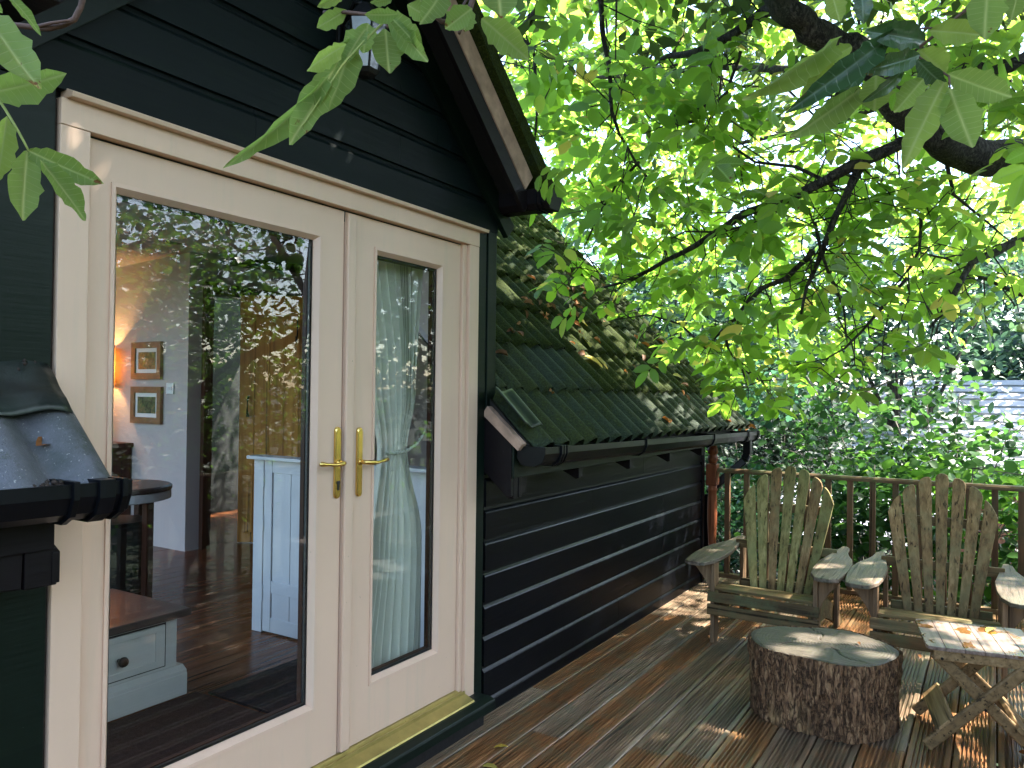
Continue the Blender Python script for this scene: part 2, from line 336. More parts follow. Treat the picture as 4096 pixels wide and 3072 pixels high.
# ------------------------------------------------------------------ mesh helpers
class MB:
    def __init__(s): s.v = []; s.f = []; s.uv = None
    def add(s, vs, fs):
        o = len(s.v); s.v += [tuple(map(float, p)) for p in vs]; s.f += [tuple(i+o for i in f) for f in fs]; return s
    def box(s, x0, x1, y0, y1, z0, z1, bev=0):
        P = [(x, y, z) for x in (x0, x1) for y in (y0, y1) for z in (z0, z1)]
        F = [(0, 1, 3, 2), (4, 6, 7, 5), (0, 4, 5, 1), (2, 3, 7, 6), (0, 2, 6, 4), (1, 5, 7, 3)]
        return s.add(P, F)
    def obox(s, c, ax, ay, az, dx, dy, dz):
        """box of half sizes dx dy dz about c, along the given axes"""
        c, ax, ay, az = map(np.array, (c, ax, ay, az))
        P = [c+ax*i*dx+ay*j*dy+az*k*dz for i in (-1, 1) for j in (-1, 1) for k in (-1, 1)]
        return s.add(P, [(0, 1, 3, 2), (4, 6, 7, 5), (0, 4, 5, 1), (2, 3, 7, 6), (0, 2, 6, 4), (1, 5, 7, 3)])
    def bar(s, a, b, w, h, up=(0, 0, 1)):
        a, b = np.array(a, float), np.array(b, float); d = b-a; L = np.linalg.norm(d); d /= L
        u = np.array(up, float); r = np.cross(d, u); r /= np.linalg.norm(r); u = np.cross(r, d)
        return s.obox((a+b)/2, d, r, u, L/2, w/2, h/2)
    def prism(s, pts, axis, a, b, shear=None):
        """polygon pts (two coords) extruded along axis from a to b"""
        n = len(pts); vs = []
        for t in (a, b):
            for p in pts:
                q = list(p); q.insert(axis, t); vs.append(q)
        fs = [tuple(range(n))[::-1], tuple(range(n, 2*n))]+[(i, (i+1) % n, n+(i+1) % n, n+i) for i in range(n)]
        return s.add(vs, fs)
    def strip(s, prof, axis, a, b, cuts=1):
        """open profile swept along axis: no caps"""
        n = len(prof); vs = []
        for k in range(cuts+1):
            t = a+(b-a)*k/cuts
            for p in prof:
                q = list(p); q.insert(axis, t); vs.append(q)
        fs = [(k*n+i, k*n+i+1, (k+1)*n+i+1, (k+1)*n+i) for k in range(cuts) for i in range(n-1)]
        return s.add(vs, fs)
    def tube(s, path, rad, seg=8, cap=True):
        P = [np.array(p, float) for p in path]; n = len(P)
        if not hasattr(rad, '__len__'): rad = [rad]*n
        vs = []; ref = np.array([.13, .21, .97])
        for i in range(n):
            d = P[min(i+1, n-1)]-P[max(i-1, 0)]; d = d/(np.linalg.norm(d)+1e-9)
            r = np.cross(d, ref)
            if np.linalg.norm(r) < 1e-3: r = np.cross(d, [1, 0, 0])
            r /= np.linalg.norm(r); u = np.cross(r, d)
            for k in range(seg):
                a = 2*math.pi*k/seg; vs.append(P[i]+rad[i]*(r*math.cos(a)+u*math.sin(a)))
        fs = [(i*seg+k, i*seg+(k+1) % seg, (i+1)*seg+(k+1) % seg, (i+1)*seg+k) for i in range(n-1) for k in range(seg)]
        if cap: fs += [tuple(range(seg))[::-1], tuple((n-1)*seg+k for k in range(seg))]
        return s.add(vs, fs)
    def lathe(s, prof, c=(0, 0), seg=16):
        vs = [(c[0]+r*math.cos(2*math.pi*k/seg), c[1]+r*math.sin(2*math.pi*k/seg), z) for r, z in prof for k in range(seg)]
        n = len(prof)
        fs = [(i*seg+k, i*seg+(k+1) % seg, (i+1)*seg+(k+1) % seg, (i+1)*seg+k) for i in range(n-1) for k in range(seg)]
        fs += [tuple(range(seg))[::-1], tuple((n-1)*seg+k for k in range(seg))]
        return s.add(vs, fs)
    def mesh(s, name, mat, smooth=False):
        me = bpy.data.meshes.new(name); me.from_pydata(s.v, [], s.f); me.update()
        if smooth: me.shade_smooth()
        bm = bmesh.new(); bm.from_mesh(me); bmesh.ops.recalc_face_normals(bm, faces=bm.faces); bm.to_mesh(me); bm.free()
        if mat: me.materials.append(MATS[mat])
        return me
    def build(s, name, mat, parent=None, smooth=False, bevel=0, loc=None, auto=False):
        me = s.mesh(name, mat, smooth); o = bpy.data.objects.new(name, me); col.objects.link(o)
        if parent: o.parent = parent
        if loc is not None: o.location = loc
        if bevel:
            b = o.modifiers.new('bevel', 'BEVEL'); b.width = bevel; b.segments = 2; b.limit_method = 'ANGLE'; b.angle_limit = R(40)
        return o
def place(name, me, parent=None, mw=None):
    o = bpy.data.objects.new(name, me); col.objects.link(o)
    if parent: o.parent = parent
    if mw is not None: o.matrix_local = mw
    return o
def tag(o, label=None, cat=None, group=None, kind=None):
    for k, v in (('label', label), ('category', cat), ('group', group), ('kind', kind)):
        if v: o[k] = v
    return o
def empty(name, label, cat, loc=(0, 0, 0), rz=0, group=None):
    o = bpy.data.objects.new(name, None); col.objects.link(o); o.location = loc; o.rotation_euler = (0, 0, rz); o.empty_display_size = .1
    return tag(o, label, cat, group)
def struct(name): 
    o = bpy.data.objects.new(name, None); col.objects.link(o); return tag(o, kind='structure')
def kids(o): return [c for c in bpy.data.objects if c.parent == o]
def copy_tree(o, parent=None):
    c = o.copy(); col.objects.link(c)
    if parent is not None: c.parent = parent
    for k in kids(o): copy_tree(k, c)
    return c

# leaf templates: along +x (0..1), width along y, normal z
def leaf_template(prof, fold=.12, curl=.12, wave=0.0, seed=0, cols=None):
    vs, uv, rows = [], [], []
    cols = cols or ((-1, 0, 1) if len(prof) < 9 else (-1, -.55, 0, .55, 1))
    for i, (x, hw) in enumerate(prof):
        zc = -curl*x*x; row = []
        for j in (cols if hw > 0 else (0,)):
            e = 1+(.07*math.sin(x*41+seed*2+(3 if j > 0 else 0)) if abs(j) == 1 and len(cols) > 3 else 0)
            y = hw*j*e; row.append(len(vs))
            ed = j*j*wave*(math.sin(x*15+seed+(2.1 if j > 0 else 0))+.5*math.sin(x*33+seed*3+j))
            vs.append((x, y, zc+fold*hw*abs(j)**1.3+ed)); uv.append((x, y))
        rows.append(row)
    fs = []
    for a, b in zip(rows, rows[1:]):
        if len(a) == 1: fs += [(a[0], b[k+1], b[k]) for k in range(len(b)-1)]
        elif len(b) == 1: fs += [(a[k], a[k+1], b[0]) for k in range(len(a)-1)]
        else: fs += [(a[k], a[k+1], b[k+1], b[k]) for k in range(len(a)-1)]
    return np.array(vs), fs, np.array(uv)
WAL = [(0, 0), (.12, .13), (.3, .23), (.5, .26), (.7, .235), (.87, .14), (1, 0)]
T_NEAR = leaf_template([(0, 0), (.05, .07), (.12, .14), (.2, .19), (.3, .235), (.4, .25), (.5, .262), (.6, .255), (.7, .235), (.8, .19), (.88, .135), (.95, .06), (1, 0)], .25, .12, .012)
T_MID = leaf_template([(0, 0), (.2, .19), (.5, .26), (.8, .185), (1, 0)], .2, .16)
T_LOW = leaf_template([(0, 0), (.4, .25), (1, 0)], .2, .1)
T_ROUND = leaf_template([(0, 0), (.2, .32), (.55, .42), (.85, .25), (1, 0)], .2, .15)
T_TRI = (np.array([(0, 0, 0), (.5, .3, .04), (1, 0, 0), (.5, -.3, .04)]), [(0, 1, 2, 3)], np.array([(0, 0), (.5, .3), (1, 0), (.5, -.3)]))

def scatter_mesh(name, tpl, pos, X, Y, Z, rv, mat, parent=None, smooth=True):
    """all leaves (N positions with axis vectors X Y Z already scaled) joined in one mesh"""
    V, F, UV = tpl; N = len(pos); n = len(V)
    P = pos[:, None, :] + V[None, :, 0:1]*X[:, None, :] + V[None, :, 1:2]*Y[:, None, :] + V[None, :, 2:3]*Z[:, None, :]
    me = bpy.data.meshes.new(name)
    fl = [len(f) for f in F]; li = np.array([i for f in F for i in f]); L = len(li)
    me.vertices.add(N*n); me.vertices.foreach_set('co', P.reshape(-1).astype(np.float32))
    me.loops.add(N*L); me.loops.foreach_set('vertex_index', (np.arange(N)[:, None]*n+li[None, :]).reshape(-1).astype(np.int32))
    st = np.concatenate([[0], np.cumsum(fl)[:-1]])
    me.polygons.add(N*len(F)); me.polygons.foreach_set('loop_start', (np.arange(N)[:, None]*L+st[None, :]).reshape(-1).astype(np.int32))
    me.update(calc_edges=True)
    me.polygons.foreach_set('use_smooth', np.ones(N*len(F), bool))
    a = me.attributes.new('rnd', 'FLOAT', 'POINT'); a.data.foreach_set('value', np.repeat(rv, n).astype(np.float32))
    me.materials.append(MATS[mat]); me.validate()
    o = bpy.data.objects.new(name, me); col.objects.link(o)
    if parent: o.parent = parent
    return o
def tpl_mesh(name, tpl, mat):
    V, F, UV = tpl; me = bpy.data.meshes.new(name); me.from_pydata(V.tolist(), [], F); me.update(); me.shade_smooth()
    u = me.uv_layers.new(name='UVMap')
    for lp in me.loops: u.data[lp.index].uv = UV[lp.vertex_index]
    me.materials.append(MATS[mat]); return me
def unit(a): return a/(np.linalg.norm(a, axis=-1, keepdims=True)+1e-9)
def rand_axes(N, up=1.0, droop=.2, rg=rng):
    """random leaf frames whose normals lean upward"""
    n = rg.normal(size=(N, 3)); n[:, 2] = np.abs(n[:, 2])+up*1.6; n = unit(n)
    d = rg.normal(size=(N, 3)); d[:, 2] -= droop*2; d = unit(d-n*np.sum(n*d, 1, keepdims=True))
    return d, np.cross(n, d), n

# ================================================================== SETTING: ground and deck
g = MB(); NG = 60; ext = 260
def gz(x, y):
    r = math.hypot(x-3, y+1)
    return -1.5 - .04*min(r, 30) + .12*noise.noise((x*.3, y*.3, 0)) + (0 if r < 60 else (r-60)*.02)
xs = [math.copysign(abs(t)**2.2, t)*ext for t in np.linspace(-1, 1, NG)]
for i in range(NG):
    for j in range(NG): g.v.append((xs[i]+3, xs[j]-1, gz(xs[i]+3, xs[j]-1)))
g.f = [(i*NG+j, (i+1)*NG+j, (i+1)*NG+j+1, i*NG+j+1) for i in range(NG-1) for j in range(NG-1)]
tag(g.build('ground', 'ground_soil', smooth=True), kind='structure')

# deck: grooved boards running along the wall
deck = struct('deck')
edges = [-.005, -.13, -.288, -.443, -.600, -.750, -.915, -1.07, -1.245, -1.42, -1.598, -1.777, -1.95, -2.117, -2.29, -2.46, -2.63, -2.78]
def board_prof(wd, ng=7, flat=.021, dep=.013):
    top = [(0.0, -.003), (.0035, 0)]
    inner = wd-2*flat; p = inner/ng
    for k in range(ng):
        a = flat+p*k
        top += [(a+p*.10, 0), (a+p*.24, -dep), (a+p*.72, -dep), (a+p*.86, 0)]
    top += [(wd-.0035, 0), (wd, -.003)]
    return top+[(wd, -.028), (0, -.028)]
for k in range(len(edges)-1):
    y1, y0 = edges[k]-.004, edges[k+1]+.0035
    pr = board_prof(y1-y0, 7 if y1-y0 > .14 else 5)
    x = -1.2; first = True
    while x < 6.62:
        L = (rnd.uniform(1.6, 2.9) if first else rnd.choice([1.8, 2.4, 3.0]))+rnd.uniform(-.15, .15); first = False
        x2 = min(x+L, 6.66)
        if 6.66-x2 < .5: x2 = 6.66
        dz = rnd.uniform(-.0015, .0015)
        b = MB().prism([(p[0]+y0, p[1]+dz) for p in pr], 0, x+.0015, x2-.0015)
        b.build('deck_board', rnd.choice(['deck_wood', 'deck_wood', 'deck_wood_grey']), deck)
        x = x2
j = MB()
for xj in np.arange(-1, 6.7, .45): j.box(xj, xj+.045, -2.78, -.01, -.18, -.032)
j.box(-1.2, 6.66, -2.80, -2.76, -.20, -.03); j.box(6.66, 6.69, -2.80, 0, -.20, -.002)
j.build('joists', 'baluster_wood', deck)
for (x, y) in ((6.5, -.2), (6.5, -2.6), (3, -2.6), (0, -2.6)): MB().box(x-.05, x+.05, y-.05, y+.05, -2.2, -.18).build('deck_support', 'baluster_wood', deck)

# ================================================================== THE CABIN
cab = empty('cabin', 'dark green black weatherboarded cabin with cream glazed double doors and mossy corrugated roof', 'cabin', (2, 0, 0))
cab.location = (0, 0, 0)
TF = .022
def wb_prof(h=.153, t=TF):
    # y (negative = outward), z ; cove lip on top, square butt below
    return [(0, 0), (-t, 0), (-t, h-.032), (-t+.003, h-.026), (-t+.011, h-.016), (-t+.013, h+.004), (0, h+.004)]
# lower wall boards right of the door
z = -.066
while z < 1.40:
    xj = rnd.choice([4.3, 5.1, 4.7, 5.5])
    for xa, xb in ((3.128, xj-.001), (xj+.001, 6.40)): MB().prism([(p[0], p[1]+z) for p in wb_prof()], 0, xa, xb).build('weatherboard', 'stained_board', cab)
    z += .153
# wall boards left of the door
z = -.066
while z < 1.35:
    MB().prism([(p[0], p[1]+z) for p in wb_prof()], 0, -1.5, .985).build('weatherboard', 'stained_board', cab)
    z += .153
MB().box(3.10, 6.40, .004, .10, -.3, 1.47).build('wall_core', 'black_gap', cab)
MB().box(-1.5, 1.09, .004, .10, -.3, 1.47).build('wall_core', 'black_gap', cab)
MB().prism([(-.03, -.3), (3.2, -.3), (3.2, 2.6), (1.6, 2.9), (-.03, 1.42)], 0, 6.40, 6.43).build('end_wall', 'stained_board', cab)
MB().box(6.37, 6.405, -.032, .0, -.02, 1.25).build('corner_board', 'stained_board', cab)
# boards of the gable
GA = math.tan(R(42)); AX, AZ = 2.08, 3.44   # apex of the rake on the wall
gz0, n = 2.335, 0
zz = 2.335
while zz < AZ-.1:
    half = (AZ-zz-.02)/GA; x0, x1 = max(AX-half-.03, .80), min(AX+half+.03, 3.19)
    xj = rnd.choice([1.72, 2.45, 2.05, 2.7]); xj = xj if x0+.2 < xj < x1-.2 else (x0+x1)/2
    for xa, xb in ((x0, xj-.0012), (xj+.0012, x1)): MB().prism([(p[0]-.004, p[1]+zz) for p in wb_prof(.150, .026)], 0, xa, xb).build('weatherboard', 'stained_gable', cab)
    zz += .150
gc = MB(); gc.prism([(.95, 2.2), (3.17, 2.2), (3.17, AZ-1.11*GA), (AX, AZ), (.95, AZ-1.11*GA)], 1, .004, .08); gc.build('gable_core', 'black_gap', cab)
# corner boards of the dormer
MB().box(3.035, 3.105, -.024, 0, .02, 2.334).build('corner_board', 'stained_trim', cab, bevel=.002)
MB().box(3.112, 3.185, -.030, 0, 1.36, 2.334).build('corner_board', 'stained_trim', cab, bevel=.002)
MB().box(.86, 1.082, -.024, 0, .02, 2.334).build('corner_board', 'stained_trim', cab, bevel=.002)
for s, xx in ((1, 3.187), (-1, .88)):
    MB().prism([(0, 1.5), (0, 2.45), (1.2, 2.45)], 0, xx-.02, xx).build('dormer_cheek', 'stained_gable', cab)
# rake trim, barge board, bare wood strip, roof of the dormer
def rake(name, mat, y0, y1, off0, off1, xe, bev=.002, side=1, top=None, az=AZ, apex=AX):
    """band parallel to the gable slope, off = distance above the wall rake line (perpendicular)"""
    c = math.cos(R(42)); 
    def zl(x, off): return az-(abs(x-apex))*GA+off/c
    s = side
    pts = [(apex, zl(apex, off0)), (apex+s*xe, zl(apex+s*xe, off0)), (apex+s*(xe+(off1-off0)*math.sin(R(42))), zl(apex+s*xe, off0)+(off1-off0)*c), (apex, zl(apex, off1))]
    return MB().prism(pts, 1, y0, y1).build(name, mat, cab, bevel=bev)
for s in (1, -1):
    rake('rake_board', 'stained_trim', -.060, -.031, -.055, .035, 1.16, side=s)
    yo = 0 if s > 0 else .135
    rake('soffit', 'black_gap', -.20+yo, -.06, .038, .055, 1.16, side=s, bev=0)
    rake('barge_board', 'brown_trim', -.222+yo, -.200+yo, -.062 if s > 0 else .0, .018, 1.045, side=s, az=3.43 if s > 0 else 3.47)
    rake('bare_wood_strip', 'bare_wood_strip', -.228+yo, -.200+yo, .0185, .115, 1.045, side=s, az=3.43 if s > 0 else 3.47)
    # dormer roof sheets in overlapping courses, mossy
    c42 = math.cos(R(42)); L = 1.13/c42
    for kk in range(4):
        b = MB(); y0, y1 = -.262+yo-.004*(kk % 2)-.001*kk, (3.37-L*(kk+.5)/4*.669-1.3)/.98-.22
        s0, s1 = L*kk/4-.02, L*(kk+1)/4+.05; lift = .165
        def P(sv, yv, off):
            xr = AX+s*(sv*c42+off*math.sin(R(42))); zr = 3.43-sv*math.sin(R(42))+off*c42; return (xr, yv, zr)
        o0 = lift-.004 if kk else lift; o1 = lift+.004
        pts = [P(s0, y0, o0-.04), P(s1, y0, o1-.04), P(s1, y0, o1+.034), P(s0, y0, o0+.034)]
        nx = 24; vs = []; 
        for q in range(nx+1):
            y = y0+(y1-y0)*q/nx; wv = .018*math.sin(q*2.1)
            vs += [P(s0, y, o0-.04), P(s1, y, o1-.04), P(s1, y, o1+.034+wv), P(s0, y, o0+.034+wv)]
        fs = []
        for q in range(nx):
            for e in range(4): fs.append((q*4+e, q*4+(e+1) % 4, q*4+4+(e+1) % 4, q*4+4+e))
        fs += [(0, 1, 2, 3), (nx*4+3, nx*4+2, nx*4+1, nx*4)]
        b.add(vs, fs); b.build('roof_sheet', 'sheet_mossy', cab)
# rough mossy lumps along the verge
mv = MB()
for q in range(90):
    sv = rnd.uniform(0, L); cx = AX+sv*c42+.205*math.sin(R(42))+rnd.uniform(-.01, .01); cz = 3.43-sv*math.sin(R(42))+.205*c42; r_ = rnd.uniform(.008, .022)
    yy = rnd.uniform(-.26, -.1)
    mv.add([(cx+r_*a, yy+r_*b, cz+r_*c*.7) for a, b, c in ((1, 0, 0), (-1, 0, 0), (0, 1, 0), (0, -1, 0), (0, 0, 1), (0, 0, -1))], [(0, 2, 4), (2, 1, 4), (1, 3, 4), (3, 0, 4), (2, 0, 5), (1, 2, 5), (3, 1, 5), (0, 3, 5)])
tag(mv.build('moss', 'moss_clump', cab, smooth=True), kind='stuff')
# gutter end of the dormer, pokes out past the barge
def gutter_prof(x0, z1, s=1, wd=.125, h=.085):
    return [(x0, z1), (x0, z1-h*.7), (x0+s*.025, z1-h), (x0+s*(wd-.03), z1-h), (x0+s*wd, z1-h*.45), (x0+s*wd, z1)]
gp = gutter_prof(3.150, 2.515, 1, .13, .090)
MB().prism(gp, 1, -.215, 1.5).build('dormer_gutter', 'brown_trim', cab, bevel=.003)
MB().prism([(p[0]+(.004 if p[0] > 3.2 else -.004), p[1]+(-.004 if p[1] < 2.5 else .004)) for p in gp], 1, -.335, -.218).build('gutter_end_cap', 'brown_trim', cab, bevel=.003)
for yy in (-.30, -.275): MB().prism([(p[0]+(.009 if p[0] > 3.2 else -.009), p[1]+(-.009 if p[1] < 2.5 else .009)) for p in gp], 1, yy, yy+.008).build('gutter_clip', 'gutter_plastic', cab)
gp = gutter_prof(.97, 2.515, -1, .13, .090)
MB().prism(gp, 1, -.30, 1.5).build('dormer_gutter', 'brown_trim', cab, bevel=.003)

# --- main roof over the wing: corrugated sheets, eave line y=-.30 z=1.30, 44 degrees
PA = R(44.5); ca, sa = math.cos(PA), math.sin(PA); PIT = .158
def slope(s, off=0): return (-.285+s*ca-off*sa, 1.292+s*sa+off*ca)
def roof_course(x0, x1, s0, s1, lift0, lift1, mat, parent, ph, damp=None, name='roof_sheet', A=.030):
    nseg = max(8, int((x1-x0)/PIT*14)); rows = 6; b = MB(); T = .007
    vs = []
    for r_ in range(rows+1):
        t = r_/rows; s = s0+(s1-s0)*t; lf = lift0+(lift1-lift0)*t
        for i in range(nseg+1):
            x = x0+(x1-x0)*i/nseg
            wob = .0035*noise.noise((x*2.3, s*3, 1.7)) + (.004*noise.noise((x*9, s*9, 5)) if r_ == 0 else 0)
            hgt = A*(2*abs(math.cos(math.pi*(x-ph)/PIT))**1.35-1)
            y, z = slope(s+(.004*noise.noise((x*6, 3.3, s)) if r_ == 0 else 0), hgt+lf+wob); vs.append((x, y, z))
    n = len(vs)
    for r_ in range(rows+1):
        for i in range(nseg+1):
            x, y, z = vs[r_*(nseg+1)+i]; vs.append((x, y+T*sa, z-T*ca))
    W_ = nseg+1; fs = []
    for r_ in range(rows):
        for i in range(nseg):
            a = r_*W_+i; fs.append((a, a+1, a+W_+1, a+W_)); fs.append((n+a+W_, n+a+W_+1, n+a+1, n+a))
    for i in range(nseg): fs.append((i, n+i, n+i+1, i+1))
    for r_ in range(rows): a = r_*W_; fs.append((a, a+W_, n+a+W_, n+a)); a = r_*W_+nseg; fs.append((a, n+a, n+a+W_, a+W_))
    b.add(vs, fs); return b.build(name, mat, parent, smooth=True)
NC = 10; CL = .375
for k in range(NC):
    s0 = k*CL; x = 3.16 if k < 1 else (3.20 if k < 4 else 3.12)
    phx = 3.236
    brk = [x, 4.42, 5.60, 6.79]
    for a, b_ in zip(brk, brk[1:]):
        roof_course(a, b_, s0-.006, s0+CL+.03, .028, .010, 'sheet_green' if (k == 0 or (a < 3.5 and k < 2)) else 'sheet_mossy', cab, phx+.0)
# decking under the sheets and rear slope
MB().prism([slope(0.02, -.012), slope(NC*CL, -.012), slope(NC*CL, -.04), slope(0.02, -.04)], 0, 3.14, 6.76).build('roof_deck', 'black_gap', cab)
ry, rz = slope(NC*CL, .02)
MB().prism([(ry-.02, rz+.03), (ry+5.2, rz-.9), (ry+5.2, rz-.96), (ry-.02, rz-.03)], 0, 1.7, 6.8).build('rear_roof', 'sheet_mossy', cab)  # cut short, leaving an unseen opening added to daylight the room
# moss and debris beaded along the ends of each course
mo = MB()
OC = [(1, 0, 0), (-1, 0, 0), (0, 1, 0), (0, -1, 0), (0, 0, 1), (0, 0, -1)]; OF = [(0, 2, 4), (2, 1, 4), (1, 3, 4), (3, 0, 4), (2, 0, 5), (1, 2, 5), (3, 1, 5), (0, 3, 5)]
for k in range(1, NC):
    for c_ in range(22):
        xc = 3.236+c_*PIT
        for q in range(4):
            x = xc+rnd.gauss(0, .024); hh = .025*math.cos(2*math.pi*(x-xc)/PIT)
            y, z = slope(k*CL-.004+rnd.gauss(0, .008), .027+hh+rnd.gauss(-.004, .005)); r_ = rnd.uniform(.003, .010)
            mo.add([(x+r_*a, y+r_*b, z+r_*c) for a, b, c in OC], OF)
for q in range(1500):
    k = rnd.randrange(0, NC); x = rnd.uniform(3.3, 6.75); t = rnd.random()
    hh = .025*math.cos(2*math.pi*(x-3.236)/PIT); y, z = slope(k*CL+t*CL, .030-.02*t+hh); r_ = rnd.uniform(.002, .006)
    mo.add([(x+r_*a*1.5, y+r_*b*1.5, z+r_*c*.7) for a, b, c in OC], OF)
tag(mo.build('moss', 'moss_clump', cab, smooth=True), kind='stuff')
# eave end: bargeboard triangle, bare wood, fascia, gutter
def eave_end(x0, x1):
    pts = [(.04, 1.545), (-.156, 1.345), (-.175, 1.325), (-.175, 1.07), (-.152, 1.062), (.04, 1.235)]
    return MB().prism(pts, 0, x0, x1).build('eave_end_board', 'brown_trim', cab, bevel=.002)
eave_end(3.108, 3.130)
MB().prism([(-.012, 1.452), (-.040, 1.492), (-.240, 1.318), (-.213, 1.286)], 0, 3.10, 3.20).build('bare_wood_strip', 'bare_wood_strip', cab, bevel=.002)
FZ = -.012
MB().box(3.110, 6.72, -.188, -.176, 1.155, 1.315).build('fascia', 'stained_trim', cab, bevel=.002)
MB().box(3.131, 3.17, -.176, -.145, 1.055, 1.155).build('rafter_end', 'brown_trim', cab, bevel=.002)
MB().box(3.172, 3.20, -.180, -.150, 1.06, 1.155).build('rafter_end', 'brown_trim', cab, bevel=.002)
MB().box(3.203, 3.25, -.176, -.140, 1.07, 1.155).build('rafter_end', 'brown_trim', cab, bevel=.002)
for xr in (3.82, 4.52, 5.22, 5.92): 
    MB().prism([(-.02, 1.155), (-.02, 1.30), (-.170, 1.155), (-.170, 1.095), (-.15, 1.09)], 0, xr, xr+.045).build('rafter_end', 'brown_trim', cab, bevel=.002)
MB().box(3.13, 6.72, -.18, 0, 1.30, 1.31).build('soffit', 'black_gap', cab)
def eave_gutter(x0, x1, parent, drop=.05, clips=(), end='left'):
    yb, yf, zt, h = -.19, -.343, 1.305, .088
    n = 12; vs = []; prof = [(yb, zt-.004), (yb, zt-h*.6), (yb-.02, zt-h*.92), (yb-.05, zt-h), (yf+.05, zt-h), (yf+.018, zt-h*.8), (yf, zt-h*.35), (yf, zt), (yf+.008, zt), (yf+.009, zt-h*.33), (yf+.02, zt-h*.75), (yf+.05, zt-h+.006), (yb-.05, zt-h+.006), (yb-.012, zt-h*.6), (yb-.008, zt-.004)]
    def dz(x): return -.014*(x-3.12)
    b = MB(); m = len(prof)
    for x in (x0, x1): vs += [(x, p[0], p[1]+dz(x)) for p in prof]
    b.add(vs, [(i, (i+1) % m, m+(i+1) % m, m+i) for i in range(m)]+[tuple(range(m))[::-1], tuple(range(m, 2*m))])
    g_ = b.build('gutter', 'gutter_plastic', parent)
    cap = [(yb-.002, zt+.002), (yb-.002, zt-h*.6), (yb-.022, zt-h*.93-.002), (yb-.05, zt-h-.003), (yf+.05, zt-h-.003), (yf+.014, zt-h*.8), (yf-.003, zt-h*.35), (yf-.003, zt+.002)]
    for xc in ((x0-.006, x0+.02), (x1-.02, x1+.006)):
        MB().prism([(p[0], p[1]+dz(xc[0])) for p in cap], 0, xc[0], xc[1]).build('gutter_end_cap', 'gutter_plastic', parent, bevel=.002)
    for xc in clips:
        big = [(p[0]+(-.006 if p[0] < -.27 else .002), p[1]+(-.005 if p[1] < zt-.03 else .004)+dz(xc)) for p in cap]
        inn = [(p[0]+(.0005 if p[0] < -.27 else 0), p[1]+dz(xc)) for p in cap]
        MB().prism(big, 0, xc-.007, xc+.007).build('gutter_clip', 'gutter_plastic', parent, bevel=.001)
    return g_
eave_gutter(3.135, 6.96, cab, clips=(3.29, 3.315, 3.345, 4.36, 5.68, 6.60, 6.63, 6.92, 6.95))
# downpipe with swan neck at the far end
pp = [(6.80, -.28, 1.20), (6.80, -.28, 1.08), (6.78, -.26, 1.02), (6.62, -.10, .78), (6.60, -.07, .72), (6.60, -.06, -.6)]
pp = [(6.82, -.28, 1.18), (6.82, -.28, 1.05), (6.80, -.26, 1.0), (6.72, -.02, .76), (6.70, .02, .70), (6.70, .03, -1.2)]
b = MB(); 
for a_, b__ in zip(pp, pp[1:]): b.bar(a_, b__, .066, .066, (1, 0, .01))
b.build('downpipe', 'gutter_plastic', cab, bevel=.008)
# flashing where roof meets the dormer corner
fl = MB(); vs = []
NU, NV = 10, 14
for i in range(NV+1):
    s = .10+i/NV*.24
    for j_ in range(NU+1):
        t = j_/NU; x = 3.06+.20*t; 
        y, z = slope(s, .050+.030*(1-t)**2+.020*math.cos(2*math.pi*(x-3.236)/PIT)*t); vs.append((x, y-.012*(1-t), z))
fs = [(i*(NU+1)+j_, i*(NU+1)+j_+1, (i+1)*(NU+1)+j_+1, (i+1)*(NU+1)+j_) for i in range(NV) for j_ in range(NU)]
fl.add(vs, fs); fo = fl.build('flashing', 'flashing_lead', cab, smooth=True); md = fo.modifiers.new('s', 'SOLIDIFY'); md.thickness = .004
# --- left wing eave
for k in range(6):
    roof_course(-1.5, 1.100 if k < 1 else .93, k*CL-(.03 if k < 1 else .006), k*CL+CL+.03, .030, .010, 'sheet_grey', cab, 1.05, A=.021)
MB().prism([slope(0.02, -.012), slope(6*CL, -.012), slope(6*CL, -.04), slope(0.02, -.04)], 0, -1.5, 1.06).build('roof_deck', 'black_gap', cab)
eave_gutter(-1.5, 1.105, cab, clips=(.975, 1.035, 1.047, 1.059, 1.09))
MB().box(-1.5, 1.015, -.186, -.175, 1.165, 1.29).build('fascia', 'brown_trim', cab, bevel=.002)
MB().prism([(-.175, 1.155), (-.175, 1.08), (.0, 1.08), (.0, 1.25)], 0, 1.016, 1.035).build('eave_end_board', 'brown_trim', cab, bevel=.002)
MB().box(.955, 1.03, -.172, -.12, 1.075, 1.165).build('rafter_end', 'brown_trim', cab, bevel=.003)
MB().prism([(.80, 1.165), (.842, 1.085), (.95, 1.078), (.952, 1.165)], 1, -.170, -.10).build('rafter_end', 'brown_trim', cab, bevel=.003)
fl = MB(); vs = []
for i in range(NV+1):
    s = .235+i/NV*.34
    for j_ in range(NU+7):
        t = j_/(NU+6); x = .62+.455*t; bs = .019*math.cos(2*math.pi*(x-1.02)/PIT)
        y, z = slope(s+.008*math.sin(t*9), .050+bs*.35*(1-i/NV)+.002*math.sin(i*1.7+t*5)); vs.append((x, y, z))
W_ = NU+7
fl.add(vs, [(i*W_+j_, i*W_+j_+1, (i+1)*W_+j_+1, (i+1)*W_+j_) for i in range(NV) for j_ in range(W_-1)])
fo = fl.build('flashing', 'flashing_lead', cab, smooth=True); md = fo.modifiers.new('s', 'SOLIDIFY'); md.thickness = .004
db = MB()
for q in range(260):
    x = rnd.gauss(.94, .045); s = -.02+rnd.random()**2*.04; y, z = slope(s, .045+.010*rnd.random()-abs(x-.94)*.3); r_ = rnd.uniform(.004, .010)
    db.add([(x+r_*a, y+r_*b, z+r_*c) for a, b, c in OC], OF)
